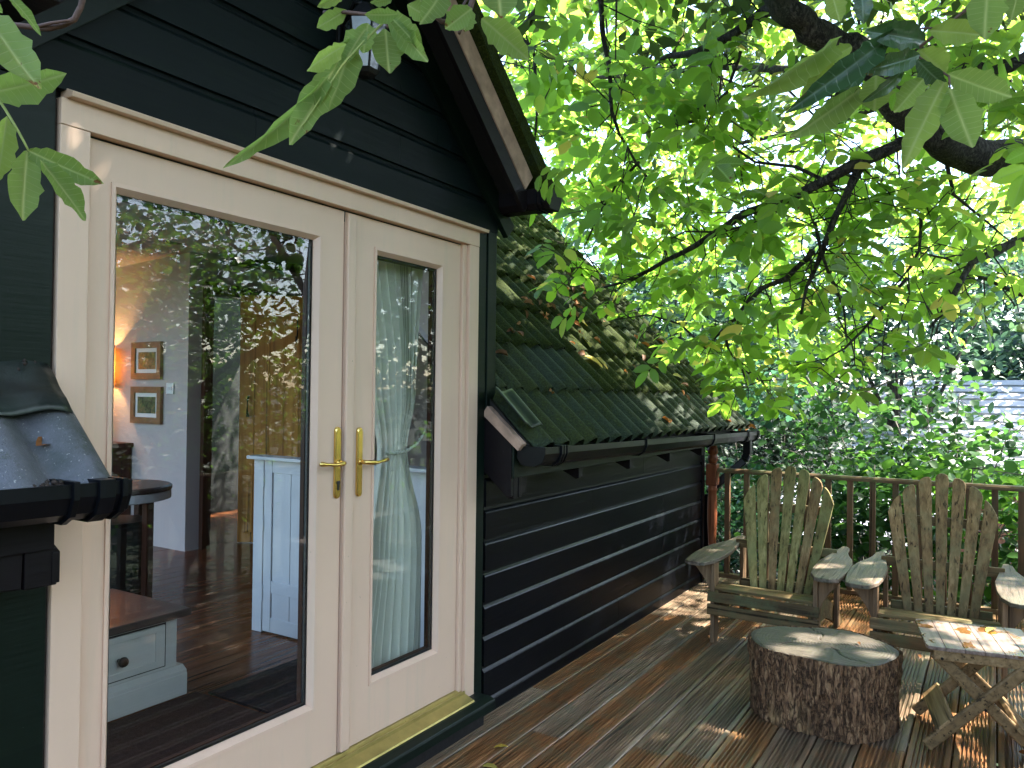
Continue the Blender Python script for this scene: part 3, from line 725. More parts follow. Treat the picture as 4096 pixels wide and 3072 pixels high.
for q in range(60):
    x = rnd.gauss(1.02, .03); y = -.03+rnd.gauss(0, .015); z = 1.57+rnd.gauss(0, .03); r_ = rnd.uniform(.004, .012)
    db.add([(x+r_*a, y+r_*b, z+r_*c) for a, b, c in OC], OF)
tag(db.build('debris', 'cobweb_dirt', cab, smooth=True), kind='stuff')

# --- door frame and doors
fr = MB().box(1.092, 1.172, -.030, .03, .11, 2.243); fr.build('door_casing', 'cream_paint', cab, bevel=.002)
MB().box(1.080, 1.0915, -.012, 0, .1, 2.31).build('putty_line', 'cobweb_dirt', cab)
MB().box(2.958, 3.034, -.030, .03, .11, 2.243).build('door_casing', 'cream_paint', cab, bevel=.002)
MB().box(2.926, 2.9565, -.014, .03, .13, 2.243).build('door_jamb', 'cream_paint', cab, bevel=.003)
MB().box(1.092, 3.034, -.032, .03, 2.244, 2.314).build('head_casing', 'cream_paint', cab, bevel=.002)
MB().prism([(0, 2.3145), (-.058, 2.3145), (-.062, 2.328), (-.03, 2.340), (0, 2.344)], 0, 1.105, 3.072).build('drip_moulding', 'cream_paint', cab, bevel=.002)
# brass threshold and dark timber sill
MB().prism([(.03, .185), (-.012, .185), (-.016, .172), (-.026, .172), (-.028, .180), (-.034, .180), (-.036, .168), (-.085, .150), (-.088, .143), (.03, .143)], 0, 1.10, 2.955).build('threshold', 'threshold_brass', cab)
MB().prism([(.03, .142), (-.098, .142), (-.130, .132), (-.134, .122), (-.134, .088), (-.118, .084), (.03, .084)], 0, 1.0, 3.06).build('sill', 'stained_trim', cab, bevel=.002)
MB().box(-1.2, 3.12, -.03, .0, -.10, .083).build('plinth', 'black_gap', cab)
MB().box(1.0, 3.06, -.07, -.031, -.03, .083).build('plinth', 'black_gap', cab)
def frame_with_hole(x0, x1, z0, z1, hx0, hx1, hz0, hz1, y0, y1, name, mat, parent, bev=.002):
    b = MB(); P = []
    for y in (y0, y1):
        P += [(x0, y, z0), (x1, y, z0), (x1, y, z1), (x0, y, z1), (hx0, y, hz0), (hx1, y, hz0), (hx1, y, hz1), (hx0, y, hz1)]
    F = []
    for o in (0, 8):
        for i in range(4): F.append((o+i, o+(i+1) % 4, o+4+(i+1) % 4, o+4+i))
    for i in range(4): F.append((i, (i+1) % 4, 8+(i+1) % 4, 8+i)); F.append((4+i, 4+(i+1) % 4, 12+(i+1) % 4, 12+i))
    b.add(P, F); return b.build(name, mat, parent, bevel=bev)
GZ0, GZ1 = .402, 2.117
def leaf_door(x0, x1, g0, g1, lab):
    d = frame_with_hole(x0, x1, .186, 2.238, g0, g1, GZ0, GZ1, .0, .045, 'glazed_door', 'cream_paint', cab)
    # bevelled bead round the pane
    e = .014; P = []; F = []
    rings = [(-e, -.006), (-e*.2, -.006), (.012, .014), (.012, .018)]
    for k, (o, y) in enumerate(rings): P += [(g0+o, y, GZ0+o), (g1-o, y, GZ0+o), (g1-o, y, GZ1-o), (g0+o, y, GZ1-o)]
    for k in range(3):
        for i in range(4): F.append((k*4+i, k*4+(i+1) % 4, k*4+4+(i+1) % 4, k*4+4+i))
    P += [(g0-e, 0, GZ0-e), (g1+e, 0, GZ0-e), (g1+e, 0, GZ1+e), (g0-e, 0, GZ1+e)]
    for i in range(4): F.append((i, (i+1) % 4, 16+(i+1) % 4, 16+i))
    bd = MB().add(P, F).build('glazing_bead', 'cream_bead', d)
    MB().box(g0+.006, g1-.006, .0185, .0225, GZ0+.006, GZ1-.006).build('glass_pane', 'door_glass', d)
    sp = frame_with_hole(g0, g1, GZ0, GZ1, g0+.019, g1-.019, GZ0+.019, GZ1-.019, .0225, .034, 'spacer', 'rubber_black', d, 0)
    frame_with_hole(g0-.004, g1+.004, GZ0-.004, GZ1+.004, g0+.021, g1-.021, GZ0+.021, GZ1-.021, .035, .055, 'inner_bead', 'dark_beam', d, 0)
    return d
dl = leaf_door(1.176, 2.166, 1.262, 2.036, 'L'); dr = leaf_door(2.174, 2.924, 2.350, 2.779, 'R')
MB().box(2.174, 2.219, -.017, -.0005, .190, 2.232).build('astragal', 'cream_paint', dr, bevel=.005)
def handle(xc, zc, sgn, door, lock):
    # long brass back plate with chamfered edges
    wv = .015; pts = []; H = .135
    for sx, sz in ((1, 1), (-1, 1), (-1, -1), (1, -1)):
        a0 = {(1, 1): 0, (-1, 1): 90, (-1, -1): 180, (1, -1): 270}[(sx, sz)]
        for k in range(4):
            a = R(a0+k*30); pts.append((wv*math.cos(a), sz*(H-wv)+wv*math.sin(a)))
    n = len(pts); vs = []; y = [-.0, -.007, -.011]; sc = [1, 1, .72]
    off = -.017 if lock is False and False else 0
    for yy, k in zip(y, sc):
        vs += [(xc+p[0]*k, yy+off, zc+(p[1]-math.copysign(wv*(1-k)*.6, p[1]))) for p in pts]
    fs = [(q*n+i, q*n+(i+1) % n, (q+1)*n+(i+1) % n, (q+1)*n+i) for q in range(2) for i in range(n)]+[tuple(range(2*n, 3*n))]
    pl = MB().add(vs, fs).build('handle_plate', 'brass', door)
    zl = zc-.0
    path = [(xc, -.010, zl), (xc, -.034, zl), (xc+sgn*.006, -.046, zl), (xc+sgn*.02, -.052, zl-.001), (xc+sgn*.055, -.053, zl-.003), (xc+sgn*.09, -.050, zl+.001), (xc+sgn*.118, -.044, zl+.004), (xc+sgn*.124, -.043, zl+.004)]
    rad = [.0095, .0085, .009, .0095, .0065, .0062, .0095, .006]
    MB().tube(path, rad, 12).build('lever_handle', 'brass', door, smooth=True)
    MB().tube([(xc, -.010, zl), (xc, -.018, zl)], [.013, .011], 14).build('handle_rose', 'brass', door, smooth=True)
    if lock:
        b = MB().tube([(xc, -.010, zc-.075), (xc, -.0145, zc-.075)], .0075, 12); b.box(xc-.004, xc+.004, -.0142, -.010, zc-.103, zc-.078)
        b.build('keyhole', 'rubber_black', door)
handle(2.143, 1.285, -1, dl, True)
handle(2.262, 1.280, 1, dr, False)
# wall lantern under the gable, half hidden by leaves
ln = empty('wall_lantern', 'black metal wall lantern on the gable boards, half hidden by hanging walnut leaves', 'lantern', (2.11, -.03, 2.80))
MB().box(-.035, .035, -.02, 0, .02, .16).build('back_plate', 'iron_black', ln, bevel=.004)
MB().tube([(0, -.01, .12), (0, -.06, .19), (0, -.115, .17)], .009, 8).build('arm', 'iron_black', ln, smooth=True)
b = MB().lathe([(.012, .175), (.03, .16), (.085, .10), (.088, .095)], (0, -.115), 6); b.build('cap', 'iron_black', ln)
for k in range(6):
    a, a2 = R(k*60), R(k*60+60)
    pts = [(.078*math.cos(a), -.115+.078*math.sin(a), .094), (.078*math.cos(a2), -.115+.078*math.sin(a2), .094), (.05*math.cos(a2), -.115+.05*math.sin(a2), -.075), (.05*math.cos(a), -.115+.05*math.sin(a), -.075)]
    MB().add(pts, [(0, 1, 2, 3)]).build('lantern_pane', 'lamp_glass_grey', ln)
    MB().bar(pts[0], pts[3], .006, .006, (0.1, .9, .1)).build('lantern_rib', 'iron_black', ln)
MB().lathe([(.02, -.10), (.045, -.092), (.056, -.077), (.05, -.074)], (0, -.115), 6).build('base', 'iron_black', ln)

# ================================================================== INTERIOR
FLZ = .17
fl = struct('room_floor')
MB().box(-1.4, 6.3, .10, 6.6, FLZ-.06, FLZ-.012).build('subfloor', 'black_gap', fl)
y = .06
while y < 6.5:
    x = -1.3+rnd.uniform(0, 1)*-1
    wv = .135
    brks = [0.4, rnd.uniform(2.2, 3.6), rnd.uniform(4.2, 5.6), 6.3] if y > 0 else [0, 6.3]
    for a, b_ in zip(brks, brks[1:]): MB().box(a+.001, b_-.001, y+.0015, y+wv-.0015, FLZ-.012, FLZ+rnd.uniform(-.0008, .0008)).build('floor_board', 'floor_wood', fl)
    y += wv
wl = struct('room_walls')
wl.name = 'room_wall'
MB().box(4.20, 4.28, 3.78, 6.6, FLZ, 2.80).build('side_wall', 'room_plaster', wl)
def wallB():
    b = MB(); b.box(4.28, 4.335, 3.78, 3.86, FLZ, 2.9); b.box(5.75, 6.35, 3.78, 3.86, FLZ, 2.9); b.box(4.335, 5.75, 3.78, 3.86, 2.50, 2.9); return b.build('far_wall', 'room_plaster', wl)
wallB()
MB().prism([(.12, FLZ), (3.78, FLZ), (3.78, 2.8), (1.15, 2.55), (.12, 1.5)], 0, 6.30, 6.36).build('end_wall', 'room_plaster', wl)
MB().box(3.11, 6.3, .101, .14, FLZ, 1.6).build('front_wall', 'room_plaster', wl)
MB().box(-.5, 1.08, .101, .14, FLZ, 2.4).build('front_wall', 'room_plaster', wl)
MB().prism([(.101, 1.62), (.101, 2.44), (.95, 2.44)], 0, 3.11, 3.13).build('reveal_wall', 'room_plaster', wl)
MB().box(4.28, 6.3, 5.4, 5.45, FLZ, 3.0).build('corridor_wall', 'black_gap', wl)  # coloured near-black so the doorway beyond reads as unlit
MB().box(.3, 4.2, 6.55, 6.6, FLZ, 2.6).build('back_wall', 'room_plaster', wl)
# ceiling: flat part over the far end with a sloping soffit down to the right
ceil = struct('ceiling')
MB().prism([(.95, 2.44), (3.17, 2.44), (3.17, 2.5), (.95, 2.5)], 1, .08, .9).build('dormer_ceiling', 'ceiling_plaster', ceil)
MB().add([(1.6, 3.55, 2.74), (4.21, 3.75, 2.74), (4.21, 6.6, 2.60), (1.6, 6.6, 2.60), (1.6, 3.55, 2.80), (4.21, 3.75, 2.80), (4.21, 6.6, 2.66), (1.6, 6.6, 2.66)], [(0, 1, 2, 3), (4, 7, 6, 5), (0, 4, 5, 1), (1, 5, 6, 2), (2, 6, 7, 3), (3, 7, 4, 0)]).build('flat_ceiling', 'ceiling_plaster', ceil)
MB().add([(1.6, .9, 2.44), (3.17, .9, 2.44), (4.21, 3.80, 2.745), (1.6, 3.60, 2.745), (1.6, .9, 2.50), (3.17, .9, 2.50), (4.21, 3.80, 2.81), (1.6, 3.60, 2.81)], [(0, 1, 2, 3), (4, 7, 6, 5), (0, 4, 5, 1), (1, 5, 6, 2), (2, 6, 7, 3), (3, 7, 4, 0)]).build('sloping_ceiling', 'ceiling_plaster', ceil)
MB().prism([(.10, 1.56), (1.15, 2.60), (1.15, 2.64), (.10, 1.60)], 0, 3.13, 6.32).build('raking_ceiling', 'ceiling_plaster', ceil)
MB().add([(3.13, 1.13, 2.60), (3.13, .9, 2.45), (4.21, 3.80, 2.745), (6.32, 3.80, 2.80), (6.32, 1.13, 2.60)], [(0, 1, 2), (0, 2, 3), (0, 3, 4)]).build('flat_ceiling', 'ceiling_plaster', ceil)
MB().add([(4.36, 3.70, 2.67), (5.05, 3.70, 2.86), (5.75, 3.0, 2.55), (5.0, 2.6, 2.52)], [(0, 1, 2, 3)]).build('ceiling_hatch', 'dark_beam', ceil)
# downlight in the ceiling
dlg = empty('ceiling_downlight', 'small round dark ringed downlight set in the lilac ceiling', 'downlight', (3.72, 3.3, 2.688))
MB().lathe([(.055, .0), (.062, .004), (.062, .012), (.038, .012), (.035, .0)], (0, 0), 20).build('ring', 'iron_black', dlg)
# pictures on the wall
def picture(y0, y1, z0, z1, lab):
    p = empty('picture_frame', lab, 'picture', (4.195, (y0+y1)/2, (z0+z1)/2), 0, 'two framed pictures hung one above the other')
    hy, hz = (y1-y0)/2, (z1-z0)/2
    b = MB(); t = .055
    for a in ((-hy, hy, hz-t, hz), (-hy, hy, -hz, -hz+t), (-hy, -hy+t, -hz+t, hz-t), (hy-t, hy, -hz+t, hz-t)): b.box(-.028, 0, a[0], a[1], a[2], a[3])
    b.build('frame', 'frame_wood', p)
    MB().box(-.012, -.002, -hy+t, hy-t, -hz+t, hz-t).build('mount', 'mount_card', p)
    MB().box(-.015, -.0125, -hy+t+.035, hy-t-.035, -hz+t+.035, hz-t-.035).build('print', 'picture_print', p)
picture(4.12, 4.555, 1.645, 1.978, 'upper brown framed landscape picture with a pale mount on the lilac wall')
picture(4.11, 4.555, 1.25, 1.578, 'lower brown framed landscape picture with a pale mount beneath the other one')
sw = empty('light_switch', 'white square wall switch with three rockers beside the framed pictures', 'switch', (4.197, 4.008, 1.565))
MB().box(-.012, 0, -.05, .05, -.048, .048).build('plate', 'switch_plastic', sw, bevel=.003)
for k in (-1, 0, 1): MB().box(-.018, -.012, k*.022-.008, k*.022+.008, -.016, .014).build('rocker', 'switch_plastic', sw)
# table lamp with a wicker shade against the wall (lit)
lp = empty('wicker_lamp', 'lit lamp with a wicker drum shade glowing orange against the wall by the pictures', 'lamp', (4.04, 4.86, FLZ))
b = MB(); sh = []
for k in range(25):
    a = 2*math.pi*k/24; sh += [(.14*math.cos(a), .14*math.sin(a), 1.42), (.14*math.cos(a), .14*math.sin(a), 1.77)]
b.add(sh, [(2*k, 2*k+2, 2*k+3, 2*k+1) for k in range(24)]); so_ = b.build('lamp_shade', 'wicker_shade', lp, smooth=True)
MB().lathe([(.012, .92), (.012, 1.45)], (0, 0), 8).build('stem', 'iron_black', lp)
MB().lathe([(.07, .90), (.075, .93), (.03, .96), (.05, 1.05), (.03, 1.2), (.015, 1.3)], (0, 0), 14).build('base', 'frame_wood', lp, smooth=True)
t = NT('bulb_glow'); em = t.n('ShaderNodeEmission'); em.inputs[0].default_value = (1, .55, .2, 1); em.inputs[1].default_value = 12; t.done(em)
MB().lathe([(.008, 1.52), (.03, 1.55), (.034, 1.58), (.02, 1.61), (.005, 1.62)], (0, 0), 12).build('bulb', 'bulb_glow', lp, smooth=True)
ll = bpy.data.lights.new('lamp_light', 'POINT'); ll.energy = 13; ll.color = (1, .50, .17); ll.shadow_soft_size = .04
lo = bpy.data.objects.new('lamp_light', ll); col.objects.link(lo); lo.parent = lp; lo.location = (0, 0, 1.585)
sb = empty('side_cabinet', 'dark cabinet standing under the wicker lamp', 'cabinet', (4.02, 4.86, FLZ))
MB().box(-.17, .17, -.3, .3, .06, .86).build('body', 'dark_beam', sb); MB().box(-.19, .18, -.32, .32, .86, .898).build('top', 'dark_beam', sb, bevel=.004)
for sx in (-.14, .14):
    for sy in (-.27, .27): MB().box(sx-.02, sx+.02, sy-.02, sy+.02, 0, .06).build('leg', 'dark_beam', sb)
# chest with drawer under the window on the left, close to the glass
ch = empty('window_seat_chest', 'pale grey painted chest with one drawer, round knob and dark wooden top', 'chest', (1.6, 1.3, FLZ))
ch.location = (0, 0, 0)
MB().box(.55, 2.252, 1.015, 1.60, FLZ, .268).build('plinth', 'chest_paint', ch, bevel=.003)
MB().prism([(1.016, .268), (1.018, .282), (1.045, .300), (1.6, .300), (1.6, .268)], 0, .55, 2.249).build('plinth_moulding', 'chest_paint', ch)
MB().box(.56, 2.216, 1.045, 1.60, .300, .525).build('body', 'chest_paint', ch, bevel=.003)
dw = frame_with_hole(1.30, 2.150, .322, .505, 1.345, 2.105, .352, .478, 1.034, 1.0445, 'drawer', 'chest_paint', ch, .002)
MB().box(1.29, 2.16, 1.0440, 1.0448, .315, .512).build('drawer_gap', 'black_gap', ch)
MB().box(1.345, 2.105, 1.0385, 1.0438, .352, .478).build('panel', 'chest_paint', dw)
kb = MB().lathe([(.008, 0), (.010, .018), (.019, .026), (.022, .036), (.018, .046), (.006, .050)], (0, 0), 14).build('knob', 'iron_black', dw, smooth=True)
kb.rotation_euler = (R(90), 0, 0); kb.location = (1.935, 1.036, .405)
MB().box(.55, 2.262, 1.005, 1.63, .5255, .560).build('top', 'chest_top_wood', ch, bevel=.004)
# white half-height cupboard beyond
wc = empty('white_cupboard', 'white painted waist high panelled cupboard door by the right of the room', 'cupboard', (3.06, 1.3, FLZ))
wc.location = (0, 0, 0)
MB().box(3.085, 3.11, .16, 1.50, FLZ, 1.15).build('carcass', 'grey_white_paint', wc)
MB().box(3.050, 3.084, 1.462, 1.542, FLZ, 1.160).build('post', 'grey_white_paint', wc, bevel=.003)
frame_with_hole(0, 1, 0, 1, .1, .9, .1, .9, 0, 1, 'x', 'grey_white_paint', wc, 0) if False else None
def yz_panel(x0, x1, y0, y1, z0, z1, name, mat, par, bev=.002): return MB().box(x0, x1, y0, y1, z0, z1).build(name, mat, par, bevel=bev)
dd = yz_panel(3.066, 3.084, .60, 1.458, FLZ+.01, 1.158, 'door', 'grey_white_paint', wc)
for a in ((1.395, 1.458, FLZ+.01, 1.158), (.60, .66, FLZ+.01, 1.158)): yz_panel(3.054, 3.0655, a[0], a[1], a[2], a[3], 'stile', 'grey_white_paint', dd)
for a in ((.66, 1.395, 1.085, 1.158), (.66, 1.395, FLZ+.01, .26), (.66, 1.395, .40, .47)): yz_panel(3.056, 3.0655, a[0], a[1], a[2], a[3], 'rail', 'grey_white_paint', dd)
for k in range(5): yz_panel(3.0615, 3.0658, .67+k*.145, .67+k*.145+.139, .26, 1.085, 'plank', 'grey_white_paint', dd, 0)
for zz in (.35, .75, 1.0): MB().tube([(3.052, 1.460, zz), (3.052, 1.460, zz+.09)], .006, 6).build('hinge', 'grey_white_paint', wc)
MB().box(3.0, 3.11, .16, 1.55, 1.161, 1.18).build('top', 'grey_white_paint', wc, bevel=.003)
# plank door in a dark frame on the far wall, standing ajar
pdr = empty('plank_door', 'honey brown vertical plank door ajar in a dark wooden frame', 'door', (0, 0, 0))
b = MB(); b.box(4.335, 4.42, 3.735, 3.88, FLZ, 2.50); b.box(5.665, 5.75, 3.735, 3.88, FLZ, 2.50); b.box(4.42, 5.665, 3.735, 3.88, 2.40, 2.50)
b.build('door_frame', 'dark_beam', pdr)
hp = np.array([5.24, 2.96, 0]); dv = np.array([4.715-5.24, 3.74-2.96, 0]); dv = dv/np.linalg.norm(dv); nv = np.array([dv[1], -dv[0], 0]); 
nv = nv if nv[0] < 0 else -nv
lf = MB().obox(hp+dv*.47+[0, 0, 1.30], dv, nv, (0, 0, 1), .47, .012, 1.12).build('door_leaf', 'door_pine', pdr)
for k in range(7): MB().obox(hp+dv*(.067+k*.134)+nv*.016+[0, 0, 1.24], dv, nv, (0, 0, 1), .0625, .004, .97).build('plank', 'door_pine', lf)
MB().obox(hp+dv*.47+nv*.020+[0, 0, 2.33], dv, nv, (0, 0, 1), .47, .008, .09).build('ledge', 'door_pine', lf)
c = hp+dv*.85+nv*.045
MB().tube([c+[0, 0, 1.50], c+nv*.03+[0, 0, 1.47], c+nv*.035+[0, 0, 1.38], c+nv*.01+[0, 0, 1.32]], [.012, .008, .008, .016], 8).build('handle', 'iron_black', lf, smooth=True)
c = hp+dv*.42+nv*.045
MB().tube([c+[0, 0, 2.20], c+[0, 0, 2.05], c+nv*.04+[0, 0, 2.0], c+nv*.05+[0, 0, 2.05]], [.006, .008, .008, .006], 8).build('hook', 'iron_black', lf, smooth=True)
# round dark table inside
rt = empty('round_table', 'round dark topped bar height table with a pale ribbed rim inside the room', 'table', (2.98, 2.84, FLZ))
MB().lathe([(.36, .715), (.365, .725), (.365, .742), (.35, .750)], (0, 0), 36).build('table_top', 'chest_top_wood', rt, smooth=False)
MB().lathe([(.345, .655), (.36, .660), (.36, .712), (.345, .714)], (0, 0), 36).build('rim', 'grey_white_paint', rt)
for a in (20, 110, 200, 290): MB().bar((.27*math.cos(R(a)), .27*math.sin(R(a)), 0), (.27*math.cos(R(a)), .27*math.sin(R(a)), .655), .05, .05, (1, 0.01, 0)).build('leg', 'dark_beam', rt)
MB().lathe([(.22, .06), (.24, .08), (.24, .50), (.22, .52)], (0, 0), 20).build('drum', 'iron_black', rt)
# rugs
MB().box(2.30, 3.02, .50, .93, FLZ+.001, FLZ+.012).build('x', 'mat_fibre'); o = bpy.data.objects['x']; o.name = 'door_mat'; tag(o, 'black ribbed doormat on the red brown floorboards', 'mat')
MB().box(1.0, 2.28, .09, .985, FLZ+.001, FLZ+.008).build('y', 'rug_fibre'); o = bpy.data.objects['y']; o.name = 'rug'; tag(o, 'plain dark brown rug just inside the glass door', 'rug')
# curtain behind the narrow right-hand door
cu = empty('curtain', 'pale green grey striped curtain tied back with a rope behind the narrow glass door', 'curtain', (0, 0, 0))
b = MB(); NZ, NX = 70, 150; vs = []; uvs = []
for i in range(NZ+1):
    z = .33+1.88*i/NZ
    # left edge and right edge of the cloth by height
    def lerp(z, pts):
        for (a, xa), (c_, xc) in zip(pts, pts[1:]):
            if a <= z <= c_:
                t = (z-a)/(c_-a); t = t*t*(3-2*t); return xa+(xc-xa)*t
        return pts[-1][1]
    xl = lerp(z, [(.3, 2.375), (.9, 2.455), (1.30, 2.525), (1.6, 2.46), (2.25, 2.33)])
    xr = lerp(z, [(.3, 2.80), (.9, 2.80), (1.30, 2.70), (1.55, 2.765), (2.25, 2.79)])
    gath = 1-min(1, abs(z-1.3)/.9)
    for j_ in range(NX+1):
        t = j_/NX; x = xl+(xr-xl)*t
        am = .030*(1-.4*gath)
        y = .135+am*math.sin(t*2*math.pi*9+.9*math.sin(z*2.1)+math.sin(t*5))+.008*math.sin(t*47+z*3)-.02*gath*math.sin(t*3.14)
        vs.append((x+.006*math.sin(t*60+z), y, z)); uvs.append((t, z))
fs = [(i*(NX+1)+j_, i*(NX+1)+j_+1, (i+1)*(NX+1)+j_+1, (i+1)*(NX+1)+j_) for i in range(NZ) for j_ in range(NX)]
b.add(vs, fs); co = b.build('cloth', 'curtain_cloth', cu, smooth=True); ul = co.data.uv_layers.new(name='UVMap')
for lpp in co.data.loops: ul.data[lpp.index].uv = uvs[lpp.vertex_index]
rp = [(2.87, .085, 1.49), (2.83, .083, 1.44), (2.78, .082, 1.375), (2.72, .08, 1.325), (2.65, .08, 1.297), (2.57, .085, 1.29), (2.53, .10, 1.295)]
b = MB(); 
for ph in (0, math.pi):
    pts = []
    for k in range(60):
        t = k/59*(len(rp)-1); i = min(int(t), len(rp)-2); f_ = t-i; p = np.array(rp[i])*(1-f_)+np.array(rp[i+1])*f_
        pts.append(p+np.array([0, .0035*math.cos(k*1.1+ph), .0035*math.sin(k*1.1+ph)]))
    b.tube(pts, .0042, 6)
b.build('tieback_rope', 'rope_cotton', cu, smooth=True)
MB().tube([(2.885, .06, 1.50), (2.885, .10, 1.50)], .013, 10).build('tieback_hook', 'iron_black', cu)
MB().box(2.25, 3.1, .13, .16, 2.22, 2.245).build('curtain_pole', 'dark_beam', cu)

# ================================================================== RAILINGS
def turned(prof, sc=1): return [(r*sc, z) for r, z in prof]
nw = empty('newel_post', 'turned red brown wooden newel post at the wall end of the railing', 'post', (6.50, -.075, 0))
H = 1.10
b = MB(); b.box(-.042, .042, -.042, .042, 0, .22); b.build('base_block', 'post_wood', nw, bevel=.004)
MB().lathe([(.036, .221), (.041, .235), (.034, .25), (.038, .265), (.030, .29), (.036, .42), (.040, .50), (.041, .60), (.038, .70), (.033, .745), (.040, .755), (.042, .77), (.036, .785), (.039, .80)], (0, 0), 20).build('turned_shaft', 'post_wood', nw, smooth=True)
MB().box(-.046, .046, -.046, .046, .801, .985).build('top_block', 'post_wood', nw, bevel=.010)
MB().lathe([(.030, .986), (.034, .995), (.045, 1.02), (.040, 1.045), (.030, 1.06), (.044, 1.075), (.042, 1.10), (.030, 1.155)], (0, 0), 20).build('finial', 'post_wood', nw, smooth=True)
def railing(a, b_, n, label, group, cat='railing', railmat='rail_wood', skip=()):
    a, b_ = np.array(a, float), np.array(b_, float)
    r = empty('railing', label, cat, tuple(a), 0, group); d = b_-a; L = np.linalg.norm(d); d /= L; up = np.array([0, 0, 1.]); sd = np.cross(d, up)
    def loc(t, z): return d*t+up*z
    # moulded hand rail
    pr = [(-.032, -.018), (-.034, .004), (-.022, .018), (.022, .018), (.034, .004), (.032, -.018)]
    vs = [loc(t, .932+p[1])+sd*p[0] for t in (0, L) for p in pr]; m = len(pr)
    MB().add(vs, [(i, (i+1) % m, m+(i+1) % m, m+i) for i in range(m)]+[tuple(range(m))[::-1], tuple(range(m, 2*m))]).build('hand_rail', railmat, r, bevel=.002)
    MB().obox(loc(L/2, .058), d, sd, up, L/2, .028, .018).build('bottom_rail', railmat, r, bevel=.003)
    for k in range(n):
        t = L*(k+.5)/n
        MB().obox(loc(t, .495), d, sd, up, .0205, .0205, .4185).build('baluster', 'baluster_wood', r, bevel=.002)
    return r
r1 = railing((6.50, -.125, 0), (6.50, -2.66, 0), 16, 'brown wooden balustrade across the far end of the deck behind the chairs', 'deck railings')
# the balusters are about 0.155 apart like in the picture
nw2 = empty('corner_post', 'square brown wooden post at the outer corner of the deck railing', 'post', (6.50, -2.71, 0))
MB().box(-.045, .045, -.045, .045, 0, 1.05).build('shaft', 'post_wood', nw2, bevel=.004); MB().box(-.055, .055, -.055, .055, 1.051, 1.075).build('cap', 'post_wood', nw2, bevel=.004)
r2 = railing((6.44, -2.71, 0), (-.9, -2.71, 0), 48, 'brown wooden balustrade along the outer edge of the deck, mirrored in the glass', 'deck railings', railmat='rail_wood_x')

